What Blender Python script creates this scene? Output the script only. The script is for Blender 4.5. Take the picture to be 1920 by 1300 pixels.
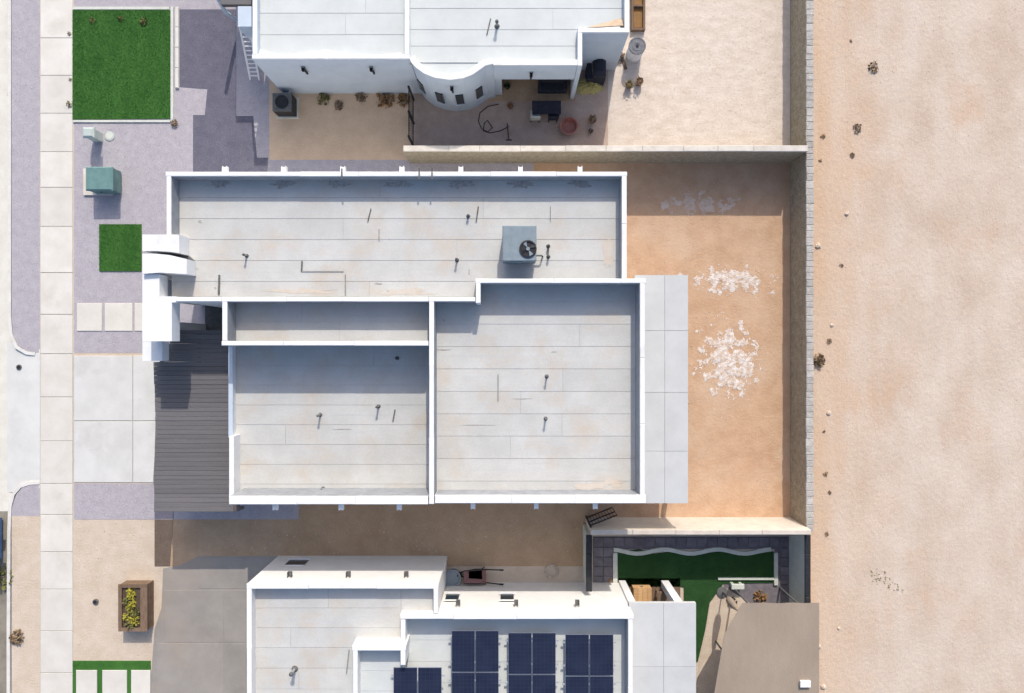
import bpy, math, random
from mathutils import Vector
R = random.Random(7)
scene = bpy.context.scene
for o in list(bpy.data.objects): bpy.data.objects.remove(o)

# ------------------------------------------------------------------ camera, sky, sun, exposure
H = 31.5            # camera height above the lots (m)
F = 1290.0          # focal length in photograph pixels (1920 wide)
SX, SY = 0.20, 1.24 # shadow offset per metre of height (sun stands towards +Y, a little to +X)
cam = bpy.data.cameras.new("camera"); cam.sensor_width = 36; cam.lens = 36 * F / 1920
cam.clip_end = 5000
co = bpy.data.objects.new("camera", cam); scene.collection.objects.link(co)
co.location = (0, 0, H); scene.camera = co
sun_dir = Vector((SX, SY, 1)).normalized()
world = bpy.data.worlds.new("World"); scene.world = world; world.use_nodes = True
wn = world.node_tree; bg = wn.nodes["Background"]
sky = wn.nodes.new("ShaderNodeTexSky"); sky.sky_type = 'NISHITA'; sky.sun_disc = False
sky.sun_elevation = math.asin(sun_dir.z); sky.sun_rotation = math.atan2(sun_dir.x, sun_dir.y)
sky.altitude = 1100; sky.dust_density = 5.0; sky.air_density = .85; sky.ozone_density = .4
wn.links.new(sky.outputs[0], bg.inputs[0]); bg.inputs[1].default_value = 0.15
sl = bpy.data.lights.new("sun", 'SUN'); sl.energy = 2.2; sl.angle = math.radians(0.5); sl.color = (1, .94, .85)
so = bpy.data.objects.new("sun", sl); scene.collection.objects.link(so)
so.rotation_euler = sun_dir.to_track_quat('Z', 'Y').to_euler(); so.location = (10, 20, 40)
scene.view_settings.view_transform = 'Standard'; scene.view_settings.look = 'None'
scene.view_settings.gamma = 1; scene.view_settings.use_curve_mapping = False
scene.view_settings.exposure = 0.67

# ------------------------------------------------------------------ helpers
def wx(x, h=0): return (x - 960) * (H - h) / F
def wy(y, h=0): return (650 - y) * (H - h) / F
def P(x, y, h=0): return (wx(x, h), wy(y, h))
wloc = {}
def place(o, parent, loc):
    wloc[o.name] = Vector(loc)
    if parent is not None:
        o.parent = parent; o.location = Vector(loc) - wloc[parent.name]
    else: o.location = loc
    return o
def tag(o, label=None, cat=None, group=None, kind=None):
    if label: o["label"] = label
    if cat: o["category"] = cat
    if group: o["group"] = group
    if kind: o["kind"] = kind
    return o
def empty(name, loc, label=None, cat=None, group=None, parent=None):
    o = bpy.data.objects.new(name, None); scene.collection.objects.link(o)
    o.empty_display_size = .2; place(o, parent, loc); return tag(o, label, cat, group)
class MB:
    def __init__(s): s.v = []; s.f = []; s.mi = []
    def poly(s, vs, faces, m=0):
        n = len(s.v); s.v += [tuple(p) for p in vs]; s.f += [tuple(n + i for i in f) for f in faces]; s.mi += [m] * len(faces); return s
    def box(s, x0, y0, z0, x1, y1, z1, m=0):
        if x0 > x1: x0, x1 = x1, x0
        if y0 > y1: y0, y1 = y1, y0
        return s.poly([(x0,y0,z0),(x1,y0,z0),(x1,y1,z0),(x0,y1,z0),(x0,y0,z1),(x1,y0,z1),(x1,y1,z1),(x0,y1,z1)],
                      [(3,2,1,0),(4,5,6,7),(0,1,5,4),(1,2,6,5),(2,3,7,6),(3,0,4,7)], m)
    def cbox(s, x0, y0, z0, x1, y1, z1, c=.03, m=0):   # box with a chamfered top edge
        if x0 > x1: x0, x1 = x1, x0
        if y0 > y1: y0, y1 = y1, y0
        r = lambda d, z: [(x0+d,y0+d,z),(x1-d,y0+d,z),(x1-d,y1-d,z),(x0+d,y1-d,z)]
        return s.poly(r(0,z0)+r(0,z1-c)+r(c,z1), [(3,2,1,0),(8,9,10,11)] +
                      [(k+i, k+(i+1)%4, k+4+(i+1)%4, k+4+i) for k in (0,4) for i in range(4)], m)
    def pbox(s, x0, y0, x1, y1, z0, z1, h=None, m=0):  # box whose top face covers the pixel rectangle at height h
        h = z1 if h is None else h
        return s.box(wx(x0,h), wy(y1,h), z0, wx(x1,h), wy(y0,h), z1, m)
    def prism(s, pts, z0, z1, m=0):
        a = sum(pts[i][0]*pts[(i+1)%len(pts)][1]-pts[(i+1)%len(pts)][0]*pts[i][1] for i in range(len(pts)))
        if a < 0: pts = pts[::-1]
        n = len(pts)
        return s.poly([(x,y,z0) for x,y in pts]+[(x,y,z1) for x,y in pts],
                      [tuple(range(n-1,-1,-1)), tuple(range(n,2*n))]+[(i,(i+1)%n,n+(i+1)%n,n+i) for i in range(n)], m)
    def pprism(s, pts, z0, z1, h=None, m=0):
        h = z1 if h is None else h
        return s.prism([P(x,y,h) for x,y in pts], z0, z1, m)
    def tube(s, pts, r, n=8, m=0, r1=None):
        pts = [Vector(p) for p in pts]; rings = []; N = len(pts)
        for i, p in enumerate(pts):
            d = (pts[min(i+1,N-1)]-pts[max(i-1,0)]).normalized()
            a = d.cross(Vector((0,0,1)) if abs(d.z) < .9 else Vector((1,0,0))).normalized(); b = d.cross(a)
            rr = r if r1 is None else r+(r1-r)*i/(N-1)
            rings += [p+a*math.cos(6.2832*k/n)*rr+b*math.sin(6.2832*k/n)*rr for k in range(n)]
        f = [(i*n+k, i*n+(k+1)%n, (i+1)*n+(k+1)%n, (i+1)*n+k) for i in range(N-1) for k in range(n)]
        f += [tuple(range(n)), tuple(range((N-1)*n+n-1, (N-1)*n-1, -1))]
        return s.poly(rings, f, m)
    def lathe(s, cx, cy, prof, n=20, m=0):             # prof: (radius, z) from the bottom up
        v = [(cx+r*math.cos(6.2832*k/n), cy+r*math.sin(6.2832*k/n), z) for r,z in prof for k in range(n)]
        f = [(i*n+k, i*n+(k+1)%n, (i+1)*n+(k+1)%n, (i+1)*n+k) for i in range(len(prof)-1) for k in range(n)]
        f += [tuple(range(n-1,-1,-1)), tuple(range((len(prof)-1)*n, len(prof)*n))]
        return s.poly(v, f, m)
    def build(s, name, mat, parent=None, smooth=False):
        xs = [p[0] for p in s.v]; ys = [p[1] for p in s.v]; zs = [p[2] for p in s.v]
        c = Vector(((min(xs)+max(xs))/2, (min(ys)+max(ys))/2, min(zs)))
        me = bpy.data.meshes.new(name)
        me.from_pydata([(x-c.x, y-c.y, z-c.z) for x,y,z in s.v], [], s.f)
        for m in (mat if isinstance(mat, (list,tuple)) else [mat]): me.materials.append(m)
        if isinstance(mat, (list,tuple)): me.polygons.foreach_set("material_index", s.mi)
        if smooth: me.polygons.foreach_set("use_smooth", [True]*len(me.polygons))
        me.update(); o = bpy.data.objects.new(name, me); scene.collection.objects.link(o)
        return place(o, parent, c)

def mat(name, col, col2=None, scale=4, detail=6, bump=0, bscale=60, rough=.85, spec=.3, metal=0, fine=.12, fscale=90,
        rnd=0, col3=None, scale3=.5, lo3=.5, hi3=.7, stretch=None, thr=(.35,.65), gradx=None, streak=None):
    m = bpy.data.materials.new(name); m.use_nodes = True; nt = m.node_tree; N = nt.nodes; L = nt.links
    b = N["Principled BSDF"]; b.inputs["Roughness"].default_value = rough; b.inputs["Metallic"].default_value = metal
    b.inputs["Specular IOR Level"].default_value = spec
    g = N.new("ShaderNodeNewGeometry"); vec = g.outputs["Position"]
    if stretch:
        mp = N.new("ShaderNodeMapping"); mp.inputs["Scale"].default_value = stretch; L.new(vec, mp.inputs[0]); vec = mp.outputs[0]
    def noise(sc, d=6, v=vec):
        n = N.new("ShaderNodeTexNoise"); n.inputs["Scale"].default_value = sc; n.inputs["Detail"].default_value = d
        n.inputs["Roughness"].default_value = .62; L.new(v, n.inputs["Vector"]); return n.outputs[0]
    def ramp(v, a, c):
        r = N.new("ShaderNodeMapRange"); r.inputs[1].default_value = a; r.inputs[2].default_value = c; r.clamp = True
        L.new(v, r.inputs[0]); return r.outputs[0]
    def mix(f, a, c, mode='MIX'):
        x = N.new("ShaderNodeMix"); x.data_type = 'RGBA'; x.blend_type = mode
        if isinstance(f, float): x.inputs[0].default_value = f
        else: L.new(f, x.inputs[0])
        for i, s in ((6,a),(7,c)):
            if isinstance(s, tuple): x.inputs[i].default_value = (*s, 1)
            else: L.new(s, x.inputs[i])
        return x.outputs[2]
    cur = mix(ramp(noise(scale, detail), *thr), col, col2) if col2 else col
    if col3: cur = mix(ramp(noise(scale3, 5), lo3, hi3), cur, col3)
    if gradx:
        sp = N.new("ShaderNodeSeparateXYZ"); L.new(g.outputs["Position"], sp.inputs[0]); ad = N.new("ShaderNodeMath"); ad.operation = 'MULTIPLY_ADD'
        L.new(noise(.35, 6, g.outputs["Position"]), ad.inputs[0]); ad.inputs[1].default_value = 6.0; L.new(sp.outputs[0], ad.inputs[2])
        cur = mix(ramp(ad.outputs[0], gradx[1]+3, gradx[0]+3), cur, gradx[2])
    if streak:
        mp2 = N.new("ShaderNodeMapping"); mp2.inputs["Scale"].default_value = streak[0]; L.new(g.outputs["Position"], mp2.inputs[0])
        cur = mix(ramp(noise(1.0, 4, mp2.outputs[0]), streak[1], streak[2]), cur, streak[3])
    if fine:
        fn = noise(fscale, 3, g.outputs["Position"]); r = N.new("ShaderNodeMapRange"); L.new(fn, r.inputs[0])
        r.inputs[1].default_value = .3; r.inputs[2].default_value = .7; r.inputs[3].default_value = 1-fine; r.inputs[4].default_value = 1+fine
        cb = N.new("ShaderNodeCombineColor"); [L.new(r.outputs[0], cb.inputs[i]) for i in range(3)]
        cur = mix(1.0, cur, cb.outputs[0], 'MULTIPLY')
    if rnd:
        oi = N.new("ShaderNodeObjectInfo"); r = N.new("ShaderNodeMapRange"); L.new(oi.outputs["Random"], r.inputs[0])
        r.inputs[3].default_value = 1-rnd; r.inputs[4].default_value = 1+rnd
        cb = N.new("ShaderNodeCombineColor"); [L.new(r.outputs[0], cb.inputs[i]) for i in range(3)]
        cur = mix(1.0, cur, cb.outputs[0], 'MULTIPLY')
    if isinstance(cur, tuple): b.inputs["Base Color"].default_value = (*cur, 1)
    else: L.new(cur, b.inputs["Base Color"])
    if bump:
        bp = N.new("ShaderNodeBump"); bp.inputs["Strength"].default_value = bump; bp.inputs["Distance"].default_value = .05
        L.new(noise(bscale, 8), bp.inputs["Height"]); L.new(bp.outputs[0], b.inputs["Normal"])
    return m

M = {}
M['desert'] = mat("desert_soil", (.49,.385,.295), (.575,.475,.385), .55, 9, .7, 6, fine=.12, fscale=16, col3=(.51,.355,.24), scale3=.2, lo3=.54, hi3=.70, stretch=(1,.75,1), gradx=(13.2,17.5,(.54,.375,.25)), streak=((.7,.1,1),.44,1.0,(.60,.52,.44)))
M['backsoil'] = mat("backyard_soil", (.47,.295,.18), (.55,.365,.235), 1.3, 8, .5, 7, fine=.12, fscale=26, col3=(.56,.41,.29), scale3=.3, lo3=.5, hi3=.75)
M['palegravel'] = mat("pale_gravel", (.56,.47,.385), (.66,.57,.485), 2.2, 8, .22, 9, fine=.07, fscale=9, stretch=(.7,1.3,1))
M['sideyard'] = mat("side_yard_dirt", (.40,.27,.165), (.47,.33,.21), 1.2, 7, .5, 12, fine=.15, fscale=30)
M['sandlot'] = mat("front_sand", (.53,.43,.325), (.60,.505,.405), 1.6, 7, .5, 14, fine=.13, fscale=30)
M['gravel'] = mat("mauve_gravel", (.37,.34,.365), (.43,.40,.42), 3, 8, .5, 30, fine=.16, fscale=18)
M['shadegravel'] = mat("shade_toned_gravel", (.115,.112,.148), (.147,.141,.177), 2, 8, .6, 30, fine=.25, fscale=24)  # mauve gravel with cast shade worked into its colour
M['pebble'] = mat("pebbles", (.42,.37,.38), (.62,.56,.54), 18, 2, 0, fine=.3, fscale=12)
M['sandpebble'] = mat("sand_pebbles", (.46,.37,.28), (.62,.53,.44), 18, 2, 0, fine=.3, fscale=12)
M['road'] = mat("dusty_road", (.60,.57,.49), (.68,.65,.57), 1.5, 8, .3, 40, fine=.12, fscale=40)
M['road2'] = mat("worn_asphalt", (.20,.175,.135), (.28,.25,.2), 1.5, 8, .3, 40, fine=.12, fscale=40)
M['walk'] = mat("sidewalk_concrete", (.585,.55,.485), (.665,.635,.57), .9, 9, .15, 60, fine=.06, fscale=50, rnd=.05, col3=(.50,.465,.40), scale3=.7, lo3=.58, hi3=.85)
M['drive'] = mat("driveway_concrete", (.555,.545,.51), (.635,.625,.59), .8, 9, .15, 60, fine=.06, fscale=50, rnd=.03, col3=(.47,.455,.42), scale3=.6, lo3=.58, hi3=.85)
M['kerb'] = mat("kerb_concrete", (.58,.56,.51), (.68,.66,.61), 2, 6, .2, fine=.09)
M['joint'] = mat("joint_dirt", (.36,.33,.29), (.45,.42,.37), 5, 5)
M['greydrive'] = mat("grey_concrete", (.26,.237,.212), (.315,.288,.258), .8, 8, .15, 50, fine=.07, fscale=40, rnd=.03, col3=(.33,.275,.225), scale3=.35, lo3=.5, hi3=.75)
M['stucco'] = mat("white_stucco", (.73,.725,.71), (.79,.785,.77), 1.5, 8, .3, 60, fine=.06, fscale=40, rough=.9)
M['coping'] = mat("white_coping", (.74,.735,.72), (.80,.795,.78), 2.5, 7, .06, fine=.04, rough=.8, rnd=.04, col3=(.60,.565,.51), scale3=1.1, lo3=.56, hi3=.85)
M['stucco3'] = mat('cream_stucco', (.71,.69,.65), (.77,.75,.71), 1.5, 8, .12, 90, fine=.04, rough=.9)
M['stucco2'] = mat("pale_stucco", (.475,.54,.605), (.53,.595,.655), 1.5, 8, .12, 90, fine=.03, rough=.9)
M['roofmem'] = mat("roof_membrane", (.48,.475,.445), (.55,.545,.515), .7, 9, .12, 40, fine=.07, fscale=30, rnd=.025, col3=(.50,.42,.33), scale3=.55, lo3=.5, hi3=.8, streak=((.35,7,1),.55,.8,(.47,.475,.47)))
M['roofmem2'] = mat("pale_roof_membrane", (.53,.55,.53), (.59,.61,.59), .9, 8, .08, 50, fine=.04, fscale=35, rnd=.015, col3=(.58,.52,.43), scale3=.45, lo3=.6, hi3=.85, streak=((.35,7,1),.55,.8,(.53,.55,.53)))
M['upstand_glare_lining'] = mat('membrane_glare_lining', (.25,.26,.275), (.32,.33,.345), 2.5, 7, .1, 40, fine=.08)
M['lap'] = mat("roof_lap_seam", (.30,.30,.295), (.45,.45,.44), 1.5, 4)  # darker deck that shows in the gaps between roofing sheets
M['dust'] = mat("wind_blown_dust", (.46,.33,.22), (.56,.43,.31), 5, 5)
M['stain'] = mat('silt_stain', (.30,.27,.24), (.48,.46,.43), 9, 5, fine=.15)
M['dust2'] = mat('pale_dust', (.55,.47,.385), (.575,.535,.48), 3, 6, fine=.06)
M['plank'] = mat("stained_plank", (.134,.126,.126), (.158,.149,.149), 2.2, 8, .25, 60, fine=.10, fscale=30, rnd=.09, stretch=(.25,6,1))
M['beam'] = mat("dark_beam", (.10,.085,.08), (.13,.11,.10), 4)
M['patioroof'] = mat("patio_roof_sheet", (.475,.48,.47), (.53,.535,.525), 1, 7, .06, 50, fine=.04, rnd=.02)
M['galv'] = mat("galvanised_steel", (.19,.235,.26), (.23,.275,.30), 4, 5, fine=.06, rough=.6, metal=.1)
M['teal'] = mat("teal_enamel", (.115,.215,.205), (.15,.26,.245), 4, 5, fine=.07, rough=.5)
M['black'] = mat("black_metal", (.018,.018,.02), (.03,.03,.033), 6, 4, rough=.55)
M['fabric'] = mat("dark_fabric", (.022,.024,.035), (.035,.036,.05), 8, 4, .2, rough=.95)
M['pipe'] = mat("grey_pipe", (.22,.22,.215), (.30,.30,.29), 6, 4)
M['lead'] = mat("dark_flashing", (.10,.10,.10), (.15,.15,.145), 6, 4)
M['glass'] = mat("dark_glass", (.02,.03,.04), None, rough=.08, spec=.6, fine=0)
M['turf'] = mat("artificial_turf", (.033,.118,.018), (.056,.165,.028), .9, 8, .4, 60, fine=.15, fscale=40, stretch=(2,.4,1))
M['darkturf'] = mat("dark_green_turf", (.016,.058,.013), (.024,.078,.018), 2, 8, .4, 60, fine=.2, fscale=40)  # this garden's turf is a darker green of its own
M['blade'] = mat("grass_blades", (.036,.14,.018), (.052,.175,.026), 2, 3, fine=.15, rough=.7)
M['edge'] = mat("concrete_edging", (.52,.54,.47), (.60,.61,.55), 3, 5, .2, fine=.12)
M['rock'] = mat("rock_wall", (.26,.225,.16), (.38,.335,.25), 5, 6, 1.0, 9, fine=.2, fscale=16)
M['capstone'] = mat("cap_stone", (.37,.345,.305), (.49,.46,.415), 6, 6, .7, 20, fine=.18, fscale=22, rnd=.13)
M['blockcap'] = mat("wall_cap_concrete", (.56,.51,.44), (.66,.61,.535), 3, 6, .3, 30, fine=.08, rnd=.04)
M['blockwall'] = mat("block_wall_stucco", (.55,.485,.41), (.63,.565,.48), 3, 6, .3, 30, fine=.08)
M['paver'] = mat("slate_paver", (.15,.135,.15), (.21,.19,.205), 4, 6, .4, 30, fine=.12, rnd=.14)
M['white'] = mat("white_paint", (.78,.78,.77), None, fine=.03)
M['caliche'] = mat("white_caliche", (.54,.40,.29), (.70,.65,.61), 5.5, 10, .5, 25, fine=.10, fscale=18, thr=(.38,.60))
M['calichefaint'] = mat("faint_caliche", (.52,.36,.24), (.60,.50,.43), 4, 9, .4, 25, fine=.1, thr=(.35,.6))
M['solar'] = mat("solar_cells", (.011,.014,.034), (.018,.023,.048), 1.5, 6, fine=.08, rough=.28, spec=.55)
_n = M['solar'].node_tree; _b = _n.nodes["Principled BSDF"]; _src = _b.inputs["Base Color"].links[0].from_socket
_g = _n.nodes.new("ShaderNodeNewGeometry"); _k = _n.nodes.new("ShaderNodeTexBrick"); _k.offset = 0; _k.inputs["Scale"].default_value = 1; _k.inputs["Brick Width"].default_value = .166; _k.inputs["Row Height"].default_value = .166; _k.inputs["Mortar Size"].default_value = .006
_k.inputs["Mortar"].default_value = (.03,.036,.06,1); _n.links.new(_g.outputs["Position"], _k.inputs["Vector"]); _n.links.new(_src, _k.inputs["Color1"]); _n.links.new(_src, _k.inputs["Color2"]); _n.links.new(_k.outputs["Color"], _b.inputs["Base Color"])
M['solarframe'] = mat("panel_frame", (.30,.33,.40), None, rough=.4, metal=.5, fine=0)
M['rail'] = mat("aluminium_rail", (.45,.48,.5), None, rough=.45, metal=.4, fine=.03)
M['wood'] = mat("sawn_wood", (.46,.27,.12), (.58,.36,.18), 3, 7, .2, 40, fine=.15, rnd=.12, stretch=(1,8,1))
M['brownwood'] = mat("weathered_timber", (.15,.095,.06), (.22,.15,.10), 3, 7, .3, 40, fine=.15, rnd=.12, stretch=(6,1,1))
M['leaf'] = mat("olive_leaves", (.10,.105,.03), (.17,.16,.05), 8, 3, fine=.25)
M['yellowleaf'] = mat("yellow_flowers", (.42,.36,.03), (.30,.28,.05), 12, 3, fine=.25)
M['dryleaf'] = mat("dry_brush", (.17,.115,.07), (.28,.20,.125), 10, 3, fine=.25)
M['rust'] = mat("rust_brush", (.30,.15,.05), (.22,.13,.06), 8, 3, fine=.2)
M['tarp'] = mat("olive_tarp", (.50,.42,.17), (.42,.38,.16), 3, 5, .5, 12, fine=.1)
M['red'] = mat("red_plastic", (.33,.13,.10), (.38,.17,.13), 4, 4, rough=.5)
M['blue'] = mat("blue_enamel", (.10,.18,.34), (.13,.22,.39), 4, 5, fine=.08, rough=.55)
M['canopy'] = mat("taupe_canvas", (.285,.225,.172), (.335,.27,.205), .7, 7, .25, 14, fine=.05, stretch=(1.6,.5,1))
M['hose'] = mat("brown_hose", (.07,.05,.035), None, rough=.6)
M['terra'] = mat("clay_pot", (.20,.12,.085), None)
M['lid'] = mat("grey_lid", (.14,.14,.155), (.20,.20,.215), 5, 4)
M['greytub'] = mat("blue_grey_tub", (.20,.24,.28), (.25,.29,.33), 5, 4)
M['pink'] = mat("faded_red_steel", (.26,.14,.14), (.32,.19,.18), 6, 5, fine=.15)
M['utility'] = mat("pale_green_enamel", (.42,.47,.44), (.47,.52,.48), 5, 4)
M['soil'] = mat("potting_soil", (.07,.05,.035), (.11,.08,.055), 10, 5, .5, 20)

def sheet(name, pts, z, m, h=None, kind="structure", z0=None):
    b = MB(); p = [P(x,y,0) for x,y in pts]
    if z0 is None:
        b.poly([(x,y,z) for x,y in p], [tuple(range(len(p)))])
        a = sum(p[i][0]*p[(i+1)%len(p)][1]-p[(i+1)%len(p)][0]*p[i][1] for i in range(len(p)))
        if a < 0: b.f = [tuple(reversed(b.f[0]))]
    else: b.prism(p, z0, z)
    return tag(b.build(name, m), kind=kind)
def rect(x0,y0,x1,y1): return [(x0,y0),(x1,y0),(x1,y1),(x0,y1)]
def inpoly(x, y, pts):
    c = False; j = len(pts)-1
    for i in range(len(pts)):
        if (pts[i][1] > y) != (pts[j][1] > y) and x < (pts[j][0]-pts[i][0])*(y-pts[i][1])/(pts[j][1]-pts[i][1])+pts[i][0]: c = not c
        j = i
    return c
def pebbles(name, pts, z, n, m, s0=.011, s1=.026, label=None, cat="gravel"):
    xs = [p[0] for p in pts]; ys = [p[1] for p in pts]; b = MB(); k = 0
    while k < n:
        x = R.uniform(min(xs),max(xs)); y = R.uniform(min(ys),max(ys))
        if not inpoly(x,y,pts): continue
        k += 1; X, Y = P(x,y); s = R.uniform(s0,s1); a = R.uniform(0,6.28)
        v = [(X+s*math.cos(a+t)*R.uniform(.7,1.2), Y+s*math.sin(a+t)*R.uniform(.7,1.2), z-.002) for t in (0,1.57,3.14,4.71)]
        t = s*.35
        v += [(X+t*math.cos(a+q), Y+t*math.sin(a+q), z+s*R.uniform(.5,.9)) for q in (0,2.1,4.2)]
        b.poly(v, [(0,1,4),(1,5,4),(1,2,5),(2,3,5),(3,6,5),(3,0,6),(0,4,6),(4,5,6)])
    return tag(b.build(name, m), label, cat, kind="stuff")
def blades(name, pts, z, dens, label, hmin=.02, hmax=.04, m='blade'):
    xs = [wx(p[0]) for p in pts]; ys = [wy(p[1]) for p in pts]; pw = [P(*p) for p in pts]; b = MB()
    n = int((max(xs)-min(xs))*(max(ys)-min(ys))*dens)
    for i in range(n):
        x = R.uniform(min(xs),max(xs)); y = R.uniform(min(ys),max(ys))
        if not inpoly(x,y,pw): continue
        a = R.uniform(0,6.28); w = R.uniform(.006,.013); l = R.uniform(.01,.03); h = R.uniform(hmin,hmax); c, s = math.cos(a), math.sin(a)
        b.poly([(x-c*w,y-s*w,z),(x+c*w,y+s*w,z),(x-s*l,y+c*l,z+h)], [(0,1,2)])
    return tag(b.build(name, M[m]), label, "grass", kind="stuff")

# ------------------------------------------------------------------ the ground and paving
sheet("ground", rect(-40000,-40000,42000,42000), -.13, M['desert'])
sheet("street", rect(-700,-3000,18,960), -.122, M['road'])
sheet("street_worn_lane", rect(-700,960,18,4000), -.122, M['road2'])
lots = sheet("lot_ground", rect(75,-700,1516,1900), 0, M['sandlot'], z0=-.128)
sheet("backyard_soil", rect(1000,296,1500,985), .004, M['backsoil'])
sheet("neighbour_yard_gravel", [(1100,-600),(1500,-600),(1500,276),(1090,276)], .004, M['palegravel'])
sheet("patio_ground", rect(772,60,1140,278), .008, mat("mauve_dirt", (.42,.31,.245), (.49,.37,.30), 2, 7, .4, 16, fine=.14, fscale=30))
sheet("side_yard_dirt", rect(505,100,772,300), .008, mat("tan_dirt", (.55,.40,.27), (.63,.47,.325), 1.5, 7, .4, 16, fine=.12, fscale=30))
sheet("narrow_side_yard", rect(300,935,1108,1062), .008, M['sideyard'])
yard_poly = [(139,-300),(520,-300),(520,640),(460,662),(139,662)]
sheet("front_yard_gravel", yard_poly, .006, M['gravel'])
sheet("side_strip_gravel", rect(480,283,1000,420), .007, M['gravel'])
sheet("gravel_shade_patch", [(337,18),(443,18),(443,218),(475,218),(482,296),(503,296),(500,340),(362,340),(362,216),(384,216),(389,168),(337,164)], .010, M['shadegravel'])  # dark sheet painted in place of a cast shadow on the gravel
sheet("gravel_band", rect(139,907,560,974), .010, M['gravel'])
sheet("gravel_shade_edge", rect(290,909,326,973), .014, M['shadegravel'])  # shaded gravel left of the porch, shade put into the colour
sheet("soil_shade_edge", [(290,974),(325,974),(319,1062),(290,1062)], .014, mat("shade_toned_soil", (.128,.094,.070), (.155,.116,.087), 2, 7, .4, 14, fine=.15, fscale=30))  # ordinary soil darkened to continue the porch shadow
top_strip = [(22,-400),(75,-400),(75,662),(52,659),(34,648),(25,628),(22,595)]
sheet("planting_strip_gravel", top_strip, .0, M['gravel'], z0=-.128)
low_strip = [(22,968),(23,950),(30,928),(42,914),(58,909),(75,909),(75,968)]
sheet("planting_strip_gravel", low_strip, .0, M['gravel'], z0=-.128)
sheet("planting_strip_sand", rect(22,968,75,1900), -.001, M['sandlot'], z0=-.128)
ap = MB()   # driveway apron ramping down to the street
ap.poly([(*P(10,640),-.12),(*P(75,655),.004),(*P(75,915),.004),(*P(10,925),-.12)], [(0,3,2,1)])
tag(ap.build("driveway_apron", M['drive']), kind="structure")
def kerb(pts):
    b = MB(); pw = [Vector(P(*p)) for p in pts]; w = .075; L = []; Rr = []
    for i,p in enumerate(pw):
        d = (pw[min(i+1,len(pw)-1)]-pw[max(i-1,0)]).normalized(); n = Vector((-d.y,d.x)); L.append(p+n*w); Rr.append(p-n*w)
    n = len(pw); v = [(q.x,q.y,z) for z in (-.125,.022) for s in (L,Rr) for q in s]
    f = []
    for i in range(n-1):
        f += [(2*n+i,3*n+i,3*n+i+1,2*n+i+1),(i,2*n+i,2*n+i+1,i+1),(n+i,n+i+1,3*n+i+1,3*n+i)]
    f += [(0,n,3*n,2*n),(n-1,3*n-1,4*n-1,2*n-1)]
    b.poly(v,f); return tag(b.build("kerb", M['kerb']), kind="structure")
kerb([(18,-400),(18,300),(18,595),(21,628),(31,651),(50,662),(66,664)])
kerb([(75,905),(56,906),(38,912),(25,927),(19,950),(17,1000),(16,1200),(16,1900)])
swp = empty("sidewalk", (wx(106),0,0)); tag(swp, kind="structure")
sj = MB(); sj.pbox(76,-400,137,1900,-.02,.006,h=0); sj.build("joint_bed", M['joint'], swp)
ys = [-160,-80,-4,72,142,213,285,352,425,512,590,664,745,827,907,965,1035,1105,1183,1262,1345]
for a,c in zip(ys, ys[1:]):
    b = MB(); g = R.uniform(.4,.9); b.cbox(wx(76.5), wy(c-g), -.02, wx(136.5), wy(a+g), .022+R.uniform(0,.006), .008); b.build("sidewalk_panel", M['walk'], swp)
dv = empty("driveway", (wx(240),wy(786),0)); tag(dv, kind="structure")
dj = MB(); dj.pbox(138.5,668,520,904,-.02,.012,h=0); dj.build("joint_bed", M['joint'], dv)
for (x0,y0,x1,y1) in [(139,667,249,789),(250,667,370,789),(371,667,520,789),(139,790,249,905),(250,790,370,905),(371,790,520,905)]:
    b = MB(); b.cbox(wx(x0+.3),wy(y1-.4),-.02,wx(x1-.3),wy(y0+.4),.026+R.uniform(0,.004),.008); b.build("driveway_slab", M['drive'], dv)
nd = empty("neighbour_driveway", (wx(400),wy(1180),0)); tag(nd, kind="structure")
b = MB(); b.pprism([(306,1066),(338,1060),(372,1043),(560,1043),(560,1600),(270,1600),(281,1300),(290,1180),(303,1140)],-.02,.012,h=0); b.build("paving_bed", M['greydrive'], nd)
for i,(x0,y0,x1,y1) in enumerate([(374,1046,530,1104),(308,1106,420,1205),(421,1106,560,1205),(294,1206,420,1330),(421,1206,560,1330)]):
    b = MB(); b.cbox(wx(x0+.6),wy(y1-.6),-.01,wx(x1-.6),wy(y0+.6),.020+R.uniform(0,.004),.008); b.build("paving_slab", M['greydrive'], nd)
pebbles("gravel_stones", [(141,230),(330,230),(355,330),(300,420),(268,560),(141,560)], .006, 1800, M['pebble'], label="loose mauve gravel stones in the front yard")
pebbles("gravel_stones", top_strip, 0, 1600, M['pebble'], label="loose mauve gravel stones between kerb and sidewalk")
pebbles("gravel_stones", rect(141,908,288,972), .010, 600, M['pebble'], label="loose gravel stones beside the driveway")
pebbles("gravel_stones", rect(1170,-60,1470,268), .004, 1800, M['sandpebble'], .010, .024, label="loose pale gravel in the neighbouring back yard")
pebbles("gravel_stones", rect(1530,-50,1960,1350), -.13, 1700, M['sandpebble'], .010, .03, label="small stones scattered over the empty desert lot")
pebbles("gravel_stones", rect(1190,320,1470,970), .004, 900, M['sandpebble'], .01, .035, label="small clods on the orange backyard soil")
pebbles("gravel_stones", rect(141,980,290,1235), .0, 700, M['sandpebble'], .01, .035, label="small stones on the sandy front yard")

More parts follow.
